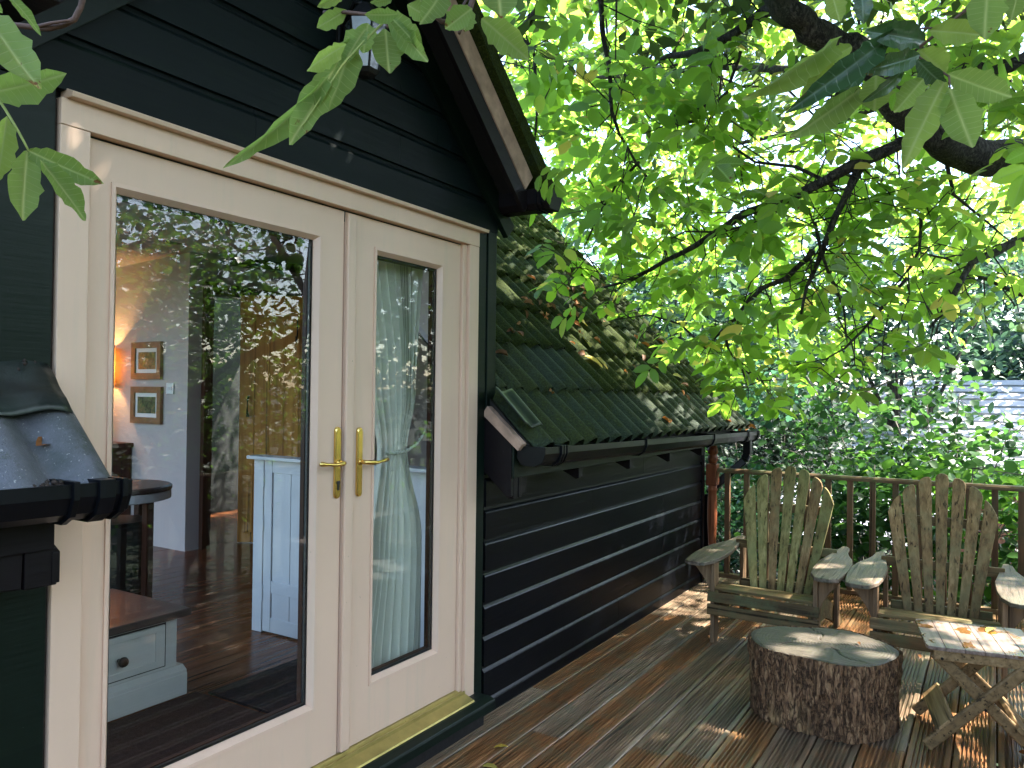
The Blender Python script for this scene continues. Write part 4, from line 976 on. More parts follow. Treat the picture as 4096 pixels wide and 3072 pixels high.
# ================================================================== CHAIRS
def adirondack(label, slatmat, seed):
    r = random.Random(seed)
    t = empty('adirondack_chair', label, 'chair', (0, 0, 0), 0, 'two weathered slatted garden chairs side by side')
    for s in (1, -1):
        MB().box(0, .092, s*.295 if s > 0 else -.320, .320 if s > 0 else -.295, 0, .498).build('front_leg', 'leg_wood', t, bevel=.003)
        # stringer running from the front of the seat to the floor at the back
        pts = [(-.005, .335), (.05, .345), (.45, .275), (.80, .13), (.985, .0), (.86, .0), (.60, .10), (.40, .165), (.0, .205)]
        MB().prism(pts, 1, s*.268 if s > 0 else -.293, .293 if s > 0 else -.268).build('seat_stringer', 'chair_wood_y', t, bevel=.003)
        MB().box(.62, .70, .296 if s > 0 else -.320, .320 if s > 0 else -.296, .05, .535).build('rear_support', 'leg_wood', t, bevel=.003)
        # bracket under the arm
        br = [(s*.321, .497), (s*.440, .497)]
        for k in range(7):
            a = k/6; br.append((s*(.440-.112*math.sin(a*math.pi/2)), .480-.20*a-(.0 if k else 0)))
        br.append((s*.321, .270))
        MB().prism(br, 0, .030, .054).build('arm_bracket', 'leg_wood', t, bevel=.002)
        # arm with swept outline, slightly dished
        out = [(-.115, .325), (-.13, .36), (-.125, .42), (-.10, .452), (0, .462), (.14, .468), (.30, .462), (.42, .440), (.52, .405), (.62, .382), (.74, .372), (.78, .350), (.77, .322), (.66, .310), (.50, .292), (.30, .268), (.10, .272), (-.03, .288)]
        vs = []; 
        for zt in (0, -.024):
            for x, y in out: vs.append((x, s*y, .527+.035*(x+.1)/.9+zt))
        m = len(out)
        MB().add(vs, [tuple(range(m)), tuple(range(m, 2*m))[::-1]]+[(i, (i+1) % m, m+(i+1) % m, m+i) for i in range(m)]).build('arm', 'arm_wood', t, bevel=.005)
    # seat slats, rolling over the front
    for (x, z, ang, wd) in ((-.020, .220, 84, .066), (-.014, .297, 74, .062), (.035, .347, 8, .064), (.108, .345, -8, .064), (.182, .330, -11, .064), (.256, .315, -11, .064), (.330, .300, -12, .064), (.404, .284, -12, .060)):
        a = R(-ang); ax = (math.cos(a), 0, -math.sin(a)*-1 if False else math.sin(-a)); ax = (math.cos(R(ang)), 0, math.sin(R(ang))); az = (-math.sin(R(ang)), 0, math.cos(R(ang)))
        hw = .332 if z < .3 or x < .0 else .293
        MB().obox((x, 0, z), ax, (0, 1, 0), az, wd/2, hw if x < .06 and z < .34 else .294, .0095).build('seat_slat', 'chair_wood_y', t, bevel=.003)
    # fan back: 7 slats
    x0, z0, x1 = .425, .245, .71; 
    hts = [.925, 1.005, 1.060, 1.085, 1.062, 1.012, .935]
    lean = (x1-x0)/(1.09-z0)
    for k in range(7):
        q = k-3; yb, yt = q*.0545, q*.0945
        wb, wt = .042, .074; hz = hts[k]+r.uniform(-.006, .006); 
        frac = (hz-z0)/(1.09-z0); yt_ = yb+(yt-yb)*frac; wt_ = wb+(wt-wb)*frac
        pts = [(yb-wb/2, z0), (yb+wb/2, z0)]
        # rounded head, falling away to the outside
        n = 8
        for i in range(n+1):
            u = 1-2*i/n; 
            dome = (1-u*u)**.5*.030 if abs(q) < 3 else 0
            fall = -.022*q*u*(1 if abs(q) < 3 else 1.6)*(.5)
            zt = hz-.030+dome+fall + (.0 if abs(q) < 3 else .02*(1-abs(u)**2))
            pts.append((yt_+u*wt_/2*(1 if abs(u) < .95 else .985), zt))
        vs = []
        th = .019; off = -.012*abs(q)*0 + .006*(abs(q)/3)**2*-1
        for tt in (0, th):
            for y, z in pts:
                dish = -.030*(y/.33)**2*1.0
                vs.append((x0+lean*(z-z0)+dish+tt, -y, z))
        m = len(pts)
        MB().add(vs, [tuple(range(m)), tuple(range(m, 2*m))[::-1]]+[(i, (i+1) % m, m+(i+1) % m, m+i) for i in range(m)]).build('back_slat', slatmat if (k+seed) % 3 else 'chair_wood_brown_z', t, bevel=.004)
    for z, hw in ((.30, .265), (.545, .325), (.80, .275)):
        xx = x0+lean*(z-z0)+.022
        MB().box(xx, xx+.022, -hw, hw, z-.028, z+.028).build('back_rail', 'chair_wood_y', t, bevel=.003)
    return t
c1 = adirondack('greenish weathered fan backed wooden garden chair nearest the cabin wall', 'chair_wood_z', 1)
c1.location = (4.835, -.905, 0); c1.rotation_euler = (0, 0, R(-1))
c2 = adirondack('browner weathered fan backed wooden garden chair behind the folding table', 'chair_wood_brown_z', 5)
c2.location = (4.80, -1.845, 0); c2.rotation_euler = (0, 0, R(1.5))

# ================================================================== STUMP
st = empty('tree_stump', 'thick cut tree trunk section with cracked grey top and rough bark used as table', 'stump', (4.05, -1.395, 0))
NA, NH = 260, 44; HT = .352
def stump_r(a):
    # outline measured in plan: slightly squarish, wider towards the camera right
    return .318+.028*math.cos(2*(a-R(95)))+.014*math.cos(3*a+1.2)+.008*math.cos(5*a+.3)+.010*noise.noise((math.cos(a)*1.5, math.sin(a)*1.5, 3))
b = MB(); vs = []
for i in range(NH+1):
    t = i/NH; z = .0+HT*t
    for k in range(NA):
        a = 2*math.pi*k/NA; tap = 1-.07*(1-t)+.03*(1-t)**4
        rr = stump_r(a)*tap
        px, py = rr*math.cos(a), rr*math.sin(a)
        wx = noise.noise((px*6, py*6, z*4))
        rid = abs(noise.noise((math.cos(a)*11+wx*.9, math.sin(a)*11+wx*.9, z*4.5+a)))
        rid2 = abs(noise.noise((math.cos(a)*23+wx, math.sin(a)*23, z*13)))
        d = .017*min(1, rid*4.0)+.007*min(1, rid2*3.5)+.006*noise.noise((px*30, py*30, z*30))-.018
        e = 1 if t < .97 else .6
        vs.append(((rr+d*e)*math.cos(a), (rr+d*e)*math.sin(a), z))
fs = [(i*NA+k, i*NA+(k+1) % NA, (i+1)*NA+(k+1) % NA, (i+1)*NA+k) for i in range(NH) for k in range(NA)]
b.add(vs, fs); b.build('bark', 'stump_bark', st, smooth=True)
b = MB(); vs = [(0, 0, HT)]; rings = 14
for i in range(1, rings+1):
    for k in range(NA):
        a = 2*math.pi*k/NA; f_ = i/rings; rr = stump_r(a)*f_*(1 if i < rings else .995)-(.010 if i == rings else 0)
        x, y = rr*math.cos(a), rr*math.sin(a)
        z = HT+.004*noise.noise((x*9, y*9, 0))+.0016*noise.noise((x*8, y*60, 3)) - (.006 if i == rings else 0)
        for ca_ in (.3, 2.2, 3.9, 5.1):
            dd_ = abs((a-ca_-.12*math.sin(f_*9)+math.pi) % (2*math.pi)-math.pi)*rr
            if f_ > .15: z -= .010*max(0, 1-dd_/.004)
        vs.append((x, y, z))
fs = [(0, 1+k, 1+(k+1) % NA) for k in range(NA)]+[(1+(i-1)*NA+k, 1+i*NA+k, 1+i*NA+(k+1) % NA, 1+(i-1)*NA+(k+1) % NA) for i in range(1, rings) for k in range(NA)]
b.add(vs, fs); b.build('cut_top', 'stump_top', st, smooth=True)

# ================================================================== FOLDING TABLE
tb = empty('folding_table', 'small folding slatted wooden table with crossed legs, wet patches on top', 'table', (3.905, -1.852, 0), R(10.5))
TZ = .462; TL_ = .453; TW = .462
for k in range(6):
    y1 = -.0-k*.0755; y0 = y1-.0735; mt = 'table_wood'
    pts = [(0, y1), (0, y0), (TW, y0), (TW, y1)]
    if k == 0: pts = [(.03, y1), (.008, y1-.008), (0, y1-.03), (0, y0), (TW, y0), (TW, y1-.03), (TW-.008, y1-.008), (TW-.03, y1)]
    b = MB().prism(pts, 2, TZ-.016, TZ); b.build('top_slat', mt, tb, bevel=.002)
for xx in (.008, TW-.038): MB().box(xx, xx+.030, -TL_+.02, -.03, TZ-.060, TZ-.0165).build('top_rail', 'table_leg_wood', tb, bevel=.003)
for xx, sgn in ((.016, 1), (.044, -1), (TW-.044, 1), (TW-.016, -1)):
    a_ = np.array([xx, .0 if sgn > 0 else -TL_+.0, .016]); c_ = np.array([xx, -TL_+.05 if sgn > 0 else -.035, TZ-.035])
    MB().bar(a_, c_, .052, .024, (1, 0, 0)).build('leg', 'table_leg_wood', tb, bevel=.009)
for sg in (1, -1):
    yc = -.074 if sg > 0 else -TL_+.074
    MB().obox((TW/2, yc, .122), (1, 0, 0), (0, -.69*sg, .72), (0, .72*sg, .69), TW/2-.005, .046, .010).build('stretcher', 'table_leg_wood', tb, bevel=.003)
for zz, xx in ((TZ/2-.02, .003), (TZ-.05, -.002)): 
    MB().tube([(xx, -TL_/2 if xx > 0 else -.06, zz), (xx+.006, -TL_/2 if xx > 0 else -.06, zz)], .006, 8).build('bolt', 'iron_black', tb)

# ================================================================== NEIGHBOURING BUILDINGS
nh = empty('neighbour_outbuilding', 'long pale ribbed roof of a neighbouring building seen through the shrubs', 'building', (0, 0, 0))
B0 = at(2290, 905, 19); bx, by, bz = B0
MB().prism([(21.4, 1.97), (17.2, .02), (17.2, -.02), (21.4, 1.90)], 1, -7.7, .5).build('roof_deck', 'black_gap', nh)  # black sheet put beneath so the gaps between rows read dark
for k in range(12):
    xx, zz_ = 21.2-k*.34, 1.93-k*.158
    MB().obox((xx, -3.6, zz_), (math.cos(.435), 0, math.sin(.435)), (0, 1, 0), (-math.sin(.435), 0, math.cos(.435)), .135, 4.2, .03).build('roof_row', 'pale_roofing', nh)
MB().box(17.6, 22, -7.5, .3, -3, -.05).build('wall', 'brick_red', nh)
sd_ = empty('neighbour_shed', 'low neighbouring shed with a lilac grey felt roof and brown boards', 'shed', (0, 0, 0))
MB().prism([(12.4, -.55), (15.6, -.10), (15.6, -.16), (12.4, -.61)], 1, -1.3, 1.2).build('roof', 'shed_felt', sd_)
MB().box(12.6, 15.4, -1.2, 1.1, -2.6, -.62).build('wall', 'shed_boards', sd_)
for yy in (-.7, .3): MB().box(12.57, 12.599, yy, yy+.5, -1.3, -.75).build('window', 'lamp_glass_grey', sd_)

# ================================================================== SHRUBS AND TREES
def blob_points(N, c, r, rg, hollow=.25):
    d = unit(rg.normal(size=(N, 3))); rad = (hollow+(1-hollow)*rg.random(N))**.6
    # lumpy outline
    k = 1+.18*np.sin(d[:, 0]*5+c[0])*np.cos(d[:, 1]*4+c[1]*2)+.12*np.sin(d[:, 2]*7+c[2])
    return np.array(c)+d*(rad*k)[:, None]*np.array(r)
def foliage(name, pts, size, mat, parent, tpl=T_MID, up=.8, droop=.3, kind='stuff', wd=1.0, rg=rng):
    N = len(pts); X, Y, Z = rand_axes(N, up, droop, rg); s = size*rg.uniform(.6, 1.25, N)[:, None]
    o = scatter_mesh(name, tpl, pts, X*s, Y*s*wd, Z*s, rg.random(N), mat, parent)
    return o
def shrub(label, clumps, mat, N, size, stems=6, base=None, tpl=T_ROUND, cat='shrub', name='shrub', group=None, up=.5, stemr=.012, smat='stem_bark', seed=0):
    rg = np.random.default_rng(seed+11); c0 = np.mean([c for c, r in clumps], axis=0)
    base = base if base is not None else (c0[0], c0[1], -1.8)
    t = empty(name, label, cat, base, 0, group); base = np.array(base)
    size *= 1.08; N = int(N*.95); tot = sum(np.prod(r) for c, r in clumps)
    pts = np.concatenate([blob_points(max(10, int(N*np.prod(r)/tot)), c, r, rg) for c, r in clumps])
    # twig clumping: gather leaves into sprays
    K = max(8, len(pts)//14); cs = pts[rg.integers(0, len(pts), K)]
    idx = rg.integers(0, K, len(pts)); pts = cs[idx]+rg.normal(size=pts.shape)*size*np.array([1.9, 1.9, 1.1])
    foliage('foliage', pts-base, size, mat, t, tpl, up, .3, rg=rg)
    kids(t)[-1]['kind'] = 'stuff'
    b = MB()
    for k in range(stems):
        tgt = cs[rg.integers(0, K)]; p = [base+rg.normal(size=3)*[.15, .15, 0]]
        for q in (.35, .7, 1.0): p.append(base+(tgt-base)*q+rg.normal(size=3)*.12*(1.1-q)+[0, 0, .25*math.sin(q*3.1)])
        b2 = MB().tube([x-base for x in p], [stemr*1.5, stemr, stemr*.7, stemr*.35], 6); b2.build('stem', smat, t, smooth=True)
        for m in range(5):
            q = rg.integers(1, 4); e = p[q]+rg.normal(size=3)*size*5; b.tube([p[q]-base, (p[q]+e)/2-base+rg.normal(size=3)*.03, e-base], [stemr*.4, stemr*.3, stemr*.15], 4)
    o = b.build('twigs', smat, t, smooth=True); o['kind'] = 'stuff'
    return t
G = 'shrubs beyond the deck railing'
shrub('dark ivy clad shrub filling the gap behind the newel post', [((7.6, .3, .1), (.5, .6, 1.0)), ((7.7, -.35, -.2), (.5, .5, .7))], 'ivy_leaf', 2600, .062, 5, tpl=T_ROUND, group=G, seed=1)
shrub('bright leafed low shrub behind the greenish chair', [((7.5, -1.1, .15), (.5, .65, .85)), ((7.3, -1.0, .75), (.35, .55, .28))], 'shrub_leaf', 2300, .075, 7, group=G, seed=2)
shrub('lime leafed maple sapling rising between the two chairs', [((7.6, -1.9, .2), (.5, .55, .9)), ((7.8, -1.6, .85), (.5, .5, .25))], 'maple_leaf', 1300, .10, 7, group=G, seed=3)
shrub('leafy shrub behind the right hand end of the balustrade', [((7.8, -2.9, .1), (.7, .8, .9))], 'shrub_leaf', 2600, .075, 8, group=G, seed=4)
shrub('open round leafed shrub in front of the pale roof', [((8.9, -1.2, 1.35), (.8, .9, .7)), ((9.2, -2.3, .9), (.7, .7, .5)), ((9.0, -.4, 1.3), (.6, .6, .5)), ((8.6, -1.6, .8), (.6, 1.0, .4))], 'shrub_leaf', 2300, .085, 14, group=G, seed=5, base=(9, -1.4, -1.8))
shrub('blue green leafed arching shrub over a dark hollow', [((9.4, 1.3, 1.75), (.9, .8, .42)), ((9.2, .5, 1.65), (.8, .7, .40)), ((9.6, 2.3, 1.9), (.7, .7, .5))], 'blue_green_leaf', 2600, .085, 9, group=G, seed=6, base=(9.6, .2, -1.8))
shrub('pale leafed spreading bush at the far right behind the railing', [((10.5, -4.4, .4), (.9, .9, .9)), ((9.4, -4.6, .3), (.9, .9, 1.0))], 'maple_leaf', 2000, .10, 8, group=G, seed=7)
shrub('low tangled undergrowth bush beneath the dark hollow', [((8.7, .8, .35), (.6, .9, .5)), ((8.7, -.2, .5), (.5, .6, .5))], 'shrub_leaf', 2000, .07, 8, group=G, seed=8)
shrub('added near-black green yew bush in the hollow under the branches', [((11.6, 2.0, .7), (.8, 2.4, 1.2)), ((11.4, .3, .5), (.7, 1.0, .9))], 'backdrop_leaf', 9000, .10, 5, group=G, seed=9, cat='backdrop', name='backdrop_bush', tpl=T_LOW)  # dark leaf colour stands in for the shade of the hollow
shrub('added low dark yew hedge filling the slope below the balustrade', [((9.8, -1.0, -.5), (.6, 2.0, 1.1)), ((9.8, -3.6, -.4), (.6, 1.6, 1.2)), ((9.4, 1.6, -.6), (.6, 1.4, 1.0))], 'backdrop_leaf', 9000, .10, 5, group=G, seed=19, cat='backdrop', name='backdrop_bush', tpl=T_LOW)  # added behind the shrubs to keep gaps below the rail dark
# bare sunlit branches in the hollow
bb = empty('bare_branch_tangle', 'pale bare branches leaning across the dark hollow beyond the roof corner', 'dead shrub', (9.6, .3, -1.6))
for k, (path, r_) in enumerate([([(1760, 1030, 9.5), (1840, 985, 9.4), (1900, 960, 9.3), (1975, 950, 9.2)], .018), ([(1830, 1010, 9.6), (1880, 970, 9.5), (1910, 900, 9.5), (1880, 850, 9.6), (1790, 770, 9.8)], .045), ([(1900, 960, 9.2), (1990, 990, 9.1), (2060, 1000, 9)], .012), ([(1930, 900, 9.2), (1950, 950, 9.2), (1940, 1000, 9.1)], .014), ([(1800, 830, 9.3), (1860, 850, 9.2), (1930, 820, 9.0), (1990, 810, 9)], .014), ([(1700, 1000, 9.2), (1770, 990, 9.2), (1830, 1000, 9.1)], .008), ([(1980, 860, 9), (1965, 780, 9), (1990, 730, 8.9)], .012)]):
    P = [at(*p)-np.array([9.6, .3, -1.6]) for p in path]
    MB().tube(P, list(np.linspace(r_, r_*.45, len(P))), 8).build('branch', 'stem_bark', bb, smooth=True)

def tree(label, base, H_, clumps, mat, N, size, trunk=.14, group=None, tpl=T_MID, seed=0, name='tree', cat='tree', bark='walnut_bark', limbs=6):
    rg = np.random.default_rng(seed+101); base = np.array(base, float)
    t = empty(name, label, cat, tuple(base), 0, group)
    top = np.mean([c for c, r in clumps], axis=0)
    P = [np.zeros(3), (top-base)*.35+rg.normal(size=3)*.2*[1, 1, 0], (top-base)*.7+rg.normal(size=3)*.2*[1, 1, 0], (top-base)*1.05]
    MB().tube(P, [trunk*1.3, trunk, trunk*.7, trunk*.3], 10).build('trunk', bark, t, smooth=True)
    pts = []
    tot = sum(np.prod(r) for c, r in clumps)
    for c, r in clumps:
        pts.append(blob_points(max(20, int(N*np.prod(r)/tot)), c, r, rg))
    pts = np.concatenate(pts); K = max(10, len(pts)//18); cs = pts[rg.integers(0, len(pts), K)]
    pts = cs[rg.integers(0, K, len(pts))]+rg.normal(size=pts.shape)*size*2.0
    o = foliage('crown', pts-base, size, mat, t, tpl, .6, .3, rg=rg); o['kind'] = 'stuff'
    for k in range(limbs):
        c, r = clumps[k % len(clumps)]; e = np.array(c)+rg.normal(size=3)*np.array(r)*.5-base; s_ = P[1]+(P[2]-P[1])*rg.random()
        MB().tube([s_, (s_+e)/2+[0, 0, .2], e], [trunk*.4, trunk*.28, trunk*.1], 6).build('limb', bark, t, smooth=True)
    return t
TG = 'trees standing beyond the cabin and deck'
tree('dense bluish tree rising beyond the roof', (13, 6.5, -2.5), 8, [((13, 6.5, 4.0), (2.4, 2.4, 2.2)), ((12.4, 5.2, 2.0), (1.6, 1.6, 1.2)), ((13.5, 7.6, 6.2), (1.6, 1.8, 1.4))], 'blue_green_leaf', 5200, .20, .2, TG, seed=1)
tree('pale green tree behind the arching shrub', (15, 2.6, -2.5), 8, [((15, 2.6, 3.4), (2.2, 2.0, 2.0)), ((14, 3.8, 1.8), (1.6, 1.4, 1.2))], 'haze_tint_leaf', 4200, .20, .16, TG, seed=2)
tree('thin hazy tree above the pale roof', (19, -.8, -3), 8, [((19, -.8, 3.8), (2.0, 2.2, 2.0)), ((18.5, .8, 2.4), (1.5, 1.5, 1.2))], 'haze_tint_leaf', 3600, .22, .14, TG, seed=3)
tree('light leafed tree at the far right beyond the pale roof', (24, -5.5, -3), 9, [((24, -5.5, 4.6), (3, 3.2, 2.6)), ((23, -2.8, 3.6), (2, 2, 1.8))], 'haze_tint_leaf', 4200, .28, .2, TG, seed=4)
tree('tall dark tree far behind the cabin roof', (17, 12, -2.5), 10, [((17, 12, 5), (3.2, 3.2, 3.2)), ((16, 10, 2.5), (2.2, 2.2, 2))], 'blue_green_leaf', 4600, .28, .25, TG, seed=5)
tree('round dark tree behind the garden path, mirrored in the left glass', (2.5, -9.5, -2), 8, [((2.5, -9.5, 2.6), (2.2, 1.8, 2.6)), ((.5, -10, 1.2), (1.8, 1.6, 1.8))], 'shrub_leaf', 6500, .16, .2, TG, seed=6)
tree('broad green tree mirrored in the right half of the glass', (7.5, -9, -2), 8, [((7.5, -9, 2.4), (2.4, 1.8, 2.6)), ((5.6, -9.6, .6), (1.6, 1.4, 1.6)), ((9.6, -8.4, 1.0), (1.4, 1.4, 1.6))], 'maple_leaf', 6500, .16, .2, TG, seed=7)
tree('far dark tree mirrored above the others', (5, -14, -2.5), 10, [((5, -14, 5), (3.5, 2.2, 3.5)), ((10, -13.5, 4.2), (3, 2.2, 3)), ((-1, -13, 4), (3, 2.2, 3.2))], 'blue_green_leaf', 6500, .26, .25, TG, seed=8)
def mir(u, v, d):
    p = at(u, v, d); return np.array([p[0], -p[1], p[2]])
sB = mir(432, 1080, 8.2)
sl_ = empty('slender_tree', 'slender leaning tree with a sinuous sunlit trunk, mirrored in the tall left pane', 'tree', tuple(sB))
MB().tube([mir(*p)-sB for p in [(440, 1180, 8.2), (432, 1060, 8.2), (424, 1000, 8.1), (430, 950, 8.0), (412, 905, 8.0), (430, 850, 7.9)]], [.09, .07, .06, .06, .06, .06], 10).build('trunk', 'walnut_bark', sl_, smooth=True)
MB().tube([mir(*p)-sB for p in [(430, 850, 7.9), (500, 792, 7.7), (560, 762, 7.5), (620, 738, 7.4), (690, 700, 7.2), (800, 640, 7.0)]], [.06, .055, .05, .045, .04, .03], 10).build('limb', 'walnut_bark', sl_, smooth=True)
foliage('crown', blob_points(1500, mir(470, 740, 7.6), (1.3, 1.0, 1.1), rng)-sB, .12, 'maple_leaf', sl_)
kids(sl_)[-1]['kind'] = 'stuff'
# distant wood as one mass
wp = []
for k in range(70):
    a = rng.uniform(-.75, 1.35); d = rng.uniform(34, 60); c = (d*math.cos(a), d*math.sin(a)-2, rng.uniform(0, 7)); wp.append(blob_points(560, c, (4.0, 4.0, 4.2), rng))
for k in range(40):
    a = rng.uniform(-2.6, -.9); d = rng.uniform(20, 34); c = (d*math.cos(a)+3, d*math.sin(a)-2, rng.uniform(-1, 5)); wp.append(blob_points(300, c, (3.2, 3.2, 3.4), rng))
wp = np.concatenate(wp)
o = foliage('distant_wood', wp, .8, 'wood_leaf', None, T_LOW, .6); tag(o, 'distant mass of hazy green woodland all round the garden', 'woodland', kind='stuff')
# undergrowth on the ground seen below the deck and through the balusters
up_ = np.stack([rng.uniform(6.9, 14, 9000), rng.uniform(-6, 4, 9000), rng.uniform(-1.8, -.7, 9000)], 1); up_[:, 2] += .3*np.sin(up_[:, 0]*2)*np.cos(up_[:, 1]*2.4)
o = foliage('undergrowth', up_, .10, 'shrub_leaf', None, T_LOW, 1.0); tag(o, 'low leafy undergrowth covering the slope below the railing', 'undergrowth', kind='stuff')
up_ = np.stack([rng.uniform(-2, 11, 9000), rng.uniform(-9, -3.6, 9000), rng.uniform(-1.7, -1.1, 9000)], 1)
up_ = up_[(np.abs(up_[:, 1]+4.9-.25*(up_[:, 0]-4)) > .6)]
o = foliage('groundcover', up_, .10, 'shrub_leaf', None, T_LOW, 1.0); tag(o, 'leafy ground cover beside the paved path, mirrored in the glass', 'ground cover', kind='stuff')
pth = struct('path')
for k in range(22): MB().obox((-2+k*.62, -4.9+.25*(-2+k*.62-4), -1.46), (.97, .24, 0), (-.24, .97, 0), (0, 0, 1), .30, .45, .03).build('paving_slab', 'paving_grey', pth)

# ================================================================== THE WALNUT TREE
TB = np.array([7.4, -6.0, -1.9])
wt = empty('walnut_tree', 'large walnut tree spreading lime green leaves and lichened limbs over the deck', 'tree', tuple(TB))
def tb_(path, rad, name='branch', seg=10, mat='walnut_bark', bump=.0):
    P = [np.array(p)-TB for p in path]
    # resample with slight crookedness
    Q, Rr = [], []
    for i in range(len(P)-1):
        for q in range(4):
            t = q/4; p = P[i]*(1-t)+P[i+1]*t; r_ = rad[i]*(1-t)+rad[i+1]*t
            if not (i == 0 and q == 0): p = p+np.array([noise.noise(Vector(p)*7+Vector((k*9, 0, 0))) for k in range(3)])*r_*.5
            r_ *= 1+.16*noise.noise(Vector(p)*11)
            Q.append(p); Rr.append(r_)
    Q.append(P[-1]); Rr.append(rad[-1])
    return MB().tube(Q, Rr, seg).build(name, mat, wt, smooth=True)
limb = [(2400, 330, 4.6), (2212, 352, 4.2), (2110, 338, 4.05), (2020, 300, 3.95), (1965, 240, 3.9), (1905, 170, 3.85), (1840, 110, 3.8), (1750, 62, 3.72), (1690, 10, 3.65), (1620, -110, 3.7), (1600, -500, 4.2)]
limbP = [at(*p) for p in limb]
tb_([TB+[0, 0, -.1], TB+[0, .1, 1.2], TB+[-.1, .3, 2.4], TB+[-.1, .8, 3.4]], [.19, .15, .13, .11], 'trunk', 16)
tb_([TB+[-.1, .8, 3.4], TB+[-.9, 2.2, 4.3]]+limbP, [.11, .10, .095]+list(np.linspace(.100, .05, len(limbP)-1)), seg=14)
BR = [
 ([(1975, 300, 3.95), (1870, 342, 4.0), (1790, 388, 4.1), (1700, 428, 4.2), (1620, 457, 4.35), (1560, 492, 4.5), (1500, 532, 4.6), (1440, 562, 4.8), (1370, 602, 4.9), (1300, 622, 5.1)], .036, .008),
 ([(1868, 345, 4.0), (1838, 402, 4.05), (1802, 470, 4.1), (1770, 560, 4.15), (1742, 620, 4.2), (1730, 682, 4.2)], .024, .007),
 ([(1700, 15, 3.65), (1657, 20, 3.8), (1590, 72, 4.0), (1507, 112, 4.2), (1440, 122, 4.5), (1380, 160, 4.8)], .036, .010),
 ([(1538, 100, 4.1), (1536, 160, 4.15), (1534, 222, 4.2), (1500, 240, 4.3), (1462, 252, 4.4)], .014, .005),
 ([(1240, -60, 4.3), (1181, 0, 4.4), (1126, 66, 4.5), (1090, 110, 4.7), (1055, 145, 5)], .030, .014),
 ([(1100, 60, 4.6), (1153, 104, 4.5), (1160, 240, 4.5), (1156, 300, 4.5), (1153, 350, 4.55)], .012, .004),
 ([(1310, -80, 4.0), (1297, 0, 4.0), (1304, 84, 4.05), (1318, 154, 4.1), (1321, 241, 4.15), (1338, 288, 4.2), (1373, 351, 4.3), (1397, 381, 4.35)], .016, .006),
 ([(2300, 470, 4.4), (2156, 540, 4.2), (2098, 567, 4.15), (2068, 619, 4.1), (2037, 673, 4.1), (2009, 707, 4.1)], .026, .007),
 ([(1760, 480, 4.1), (1774, 540, 4.1), (1794, 601, 4.15), (1822, 666, 4.2), (1830, 740, 4.2)], .010, .004),
 ([(1755, 540, 4.15), (1745, 560, 4.2), (1695, 601, 4.3), (1647, 622, 4.4), (1613, 653, 4.5), (1589, 687, 4.6), (1562, 711, 4.7), (1524, 752, 4.8)], .018, .006),
 ([(1562, 711, 4.7), (1575, 758, 4.7), (1606, 799, 4.75), (1640, 823, 4.8), (1695, 820, 4.8)], .009, .003),
 ([(1960, 600, 4.2), (1893, 677, 4.25), (1859, 718, 4.3), (1825, 752, 4.3), (1784, 776, 4.35)], .011, .004),
 ([(2300, 80, 3.2), (2212, 126, 3.2), (2140, 157, 3.2), (2102, 160, 3.25), (2060, 178, 3.3)], .032, .016),
 ([(1990, 470, 4.2), (1985, 540, 4.2), (1961, 584, 4.2), (1927, 625, 4.25)], .009, .004),
 ([(1690, 430, 4.2), (1640, 480, 4.3), (1560, 500, 4.5), (1480, 500, 4.7), (1420, 530, 4.9)], .010, .004),
 ([(1800, 400, 4.1), (1720, 360, 4.2), (1630, 350, 4.4), (1560, 300, 4.6), (1500, 290, 4.8)], .012, .004),
 ([(1600, 110, 4.0), (1570, 200, 4.1), (1500, 260, 4.3), (1440, 270, 4.5), (1390, 290, 4.7)], .010, .004),
 ([(2040, 320, 4.0), (2060, 420, 4.1), (2120, 470, 4.2), (2180, 520, 4.3)], .012, .004),
 ([(1380, 350, 4.3), (1330, 400, 4.5), (1290, 470, 4.8), (1260, 540, 5.2), (1300, 600, 5.4)], .008, .004),
 ([(1524, 752, 4.8), (1470, 700, 5.0), (1400, 680, 5.3), (1330, 690, 5.6)], .008, .004),
 ([(2212, 640, 4.3), (2120, 600, 4.4), (2050, 560, 4.5), (1960, 540, 4.6)], .012, .005),
 ([(1850, 130, 3.8), (1800, 220, 4.3), (1760, 300, 4.8), (1700, 330, 5.2)], .014, .005),
]
twp = []   # points along branches, where leaves hang
tw = MB()
rg2 = np.random.default_rng(3)
for path, r0, r1_ in BR:
    P = [at(*p) for p in path]; tb_(P, list(np.linspace(r0, r1_, len(P))), seg=8)
    for i in range(len(P)-1):
        for q in range(3):
            t = rg2.random(); p = P[i]*(1-t)+P[i+1]*t; d = unit(rg2.normal(size=3)+[0, 0, -.1]); L_ = rg2.uniform(.12, .45)
            m1 = p+d*L_*.5+rg2.normal(size=3)*.03; e = p+d*L_+[0, 0, -.03]+rg2.normal(size=3)*.03
            tw.tube([p-TB, m1-TB, e-TB], [.0045, .0035, .002], 5)
            for z_ in range(2):
                e2 = m1+unit(rg2.normal(size=3))*L_*.4; tw.tube([m1-TB, e2-TB], [.003, .0015], 4); twp.append(e2)
            twp.append(e)
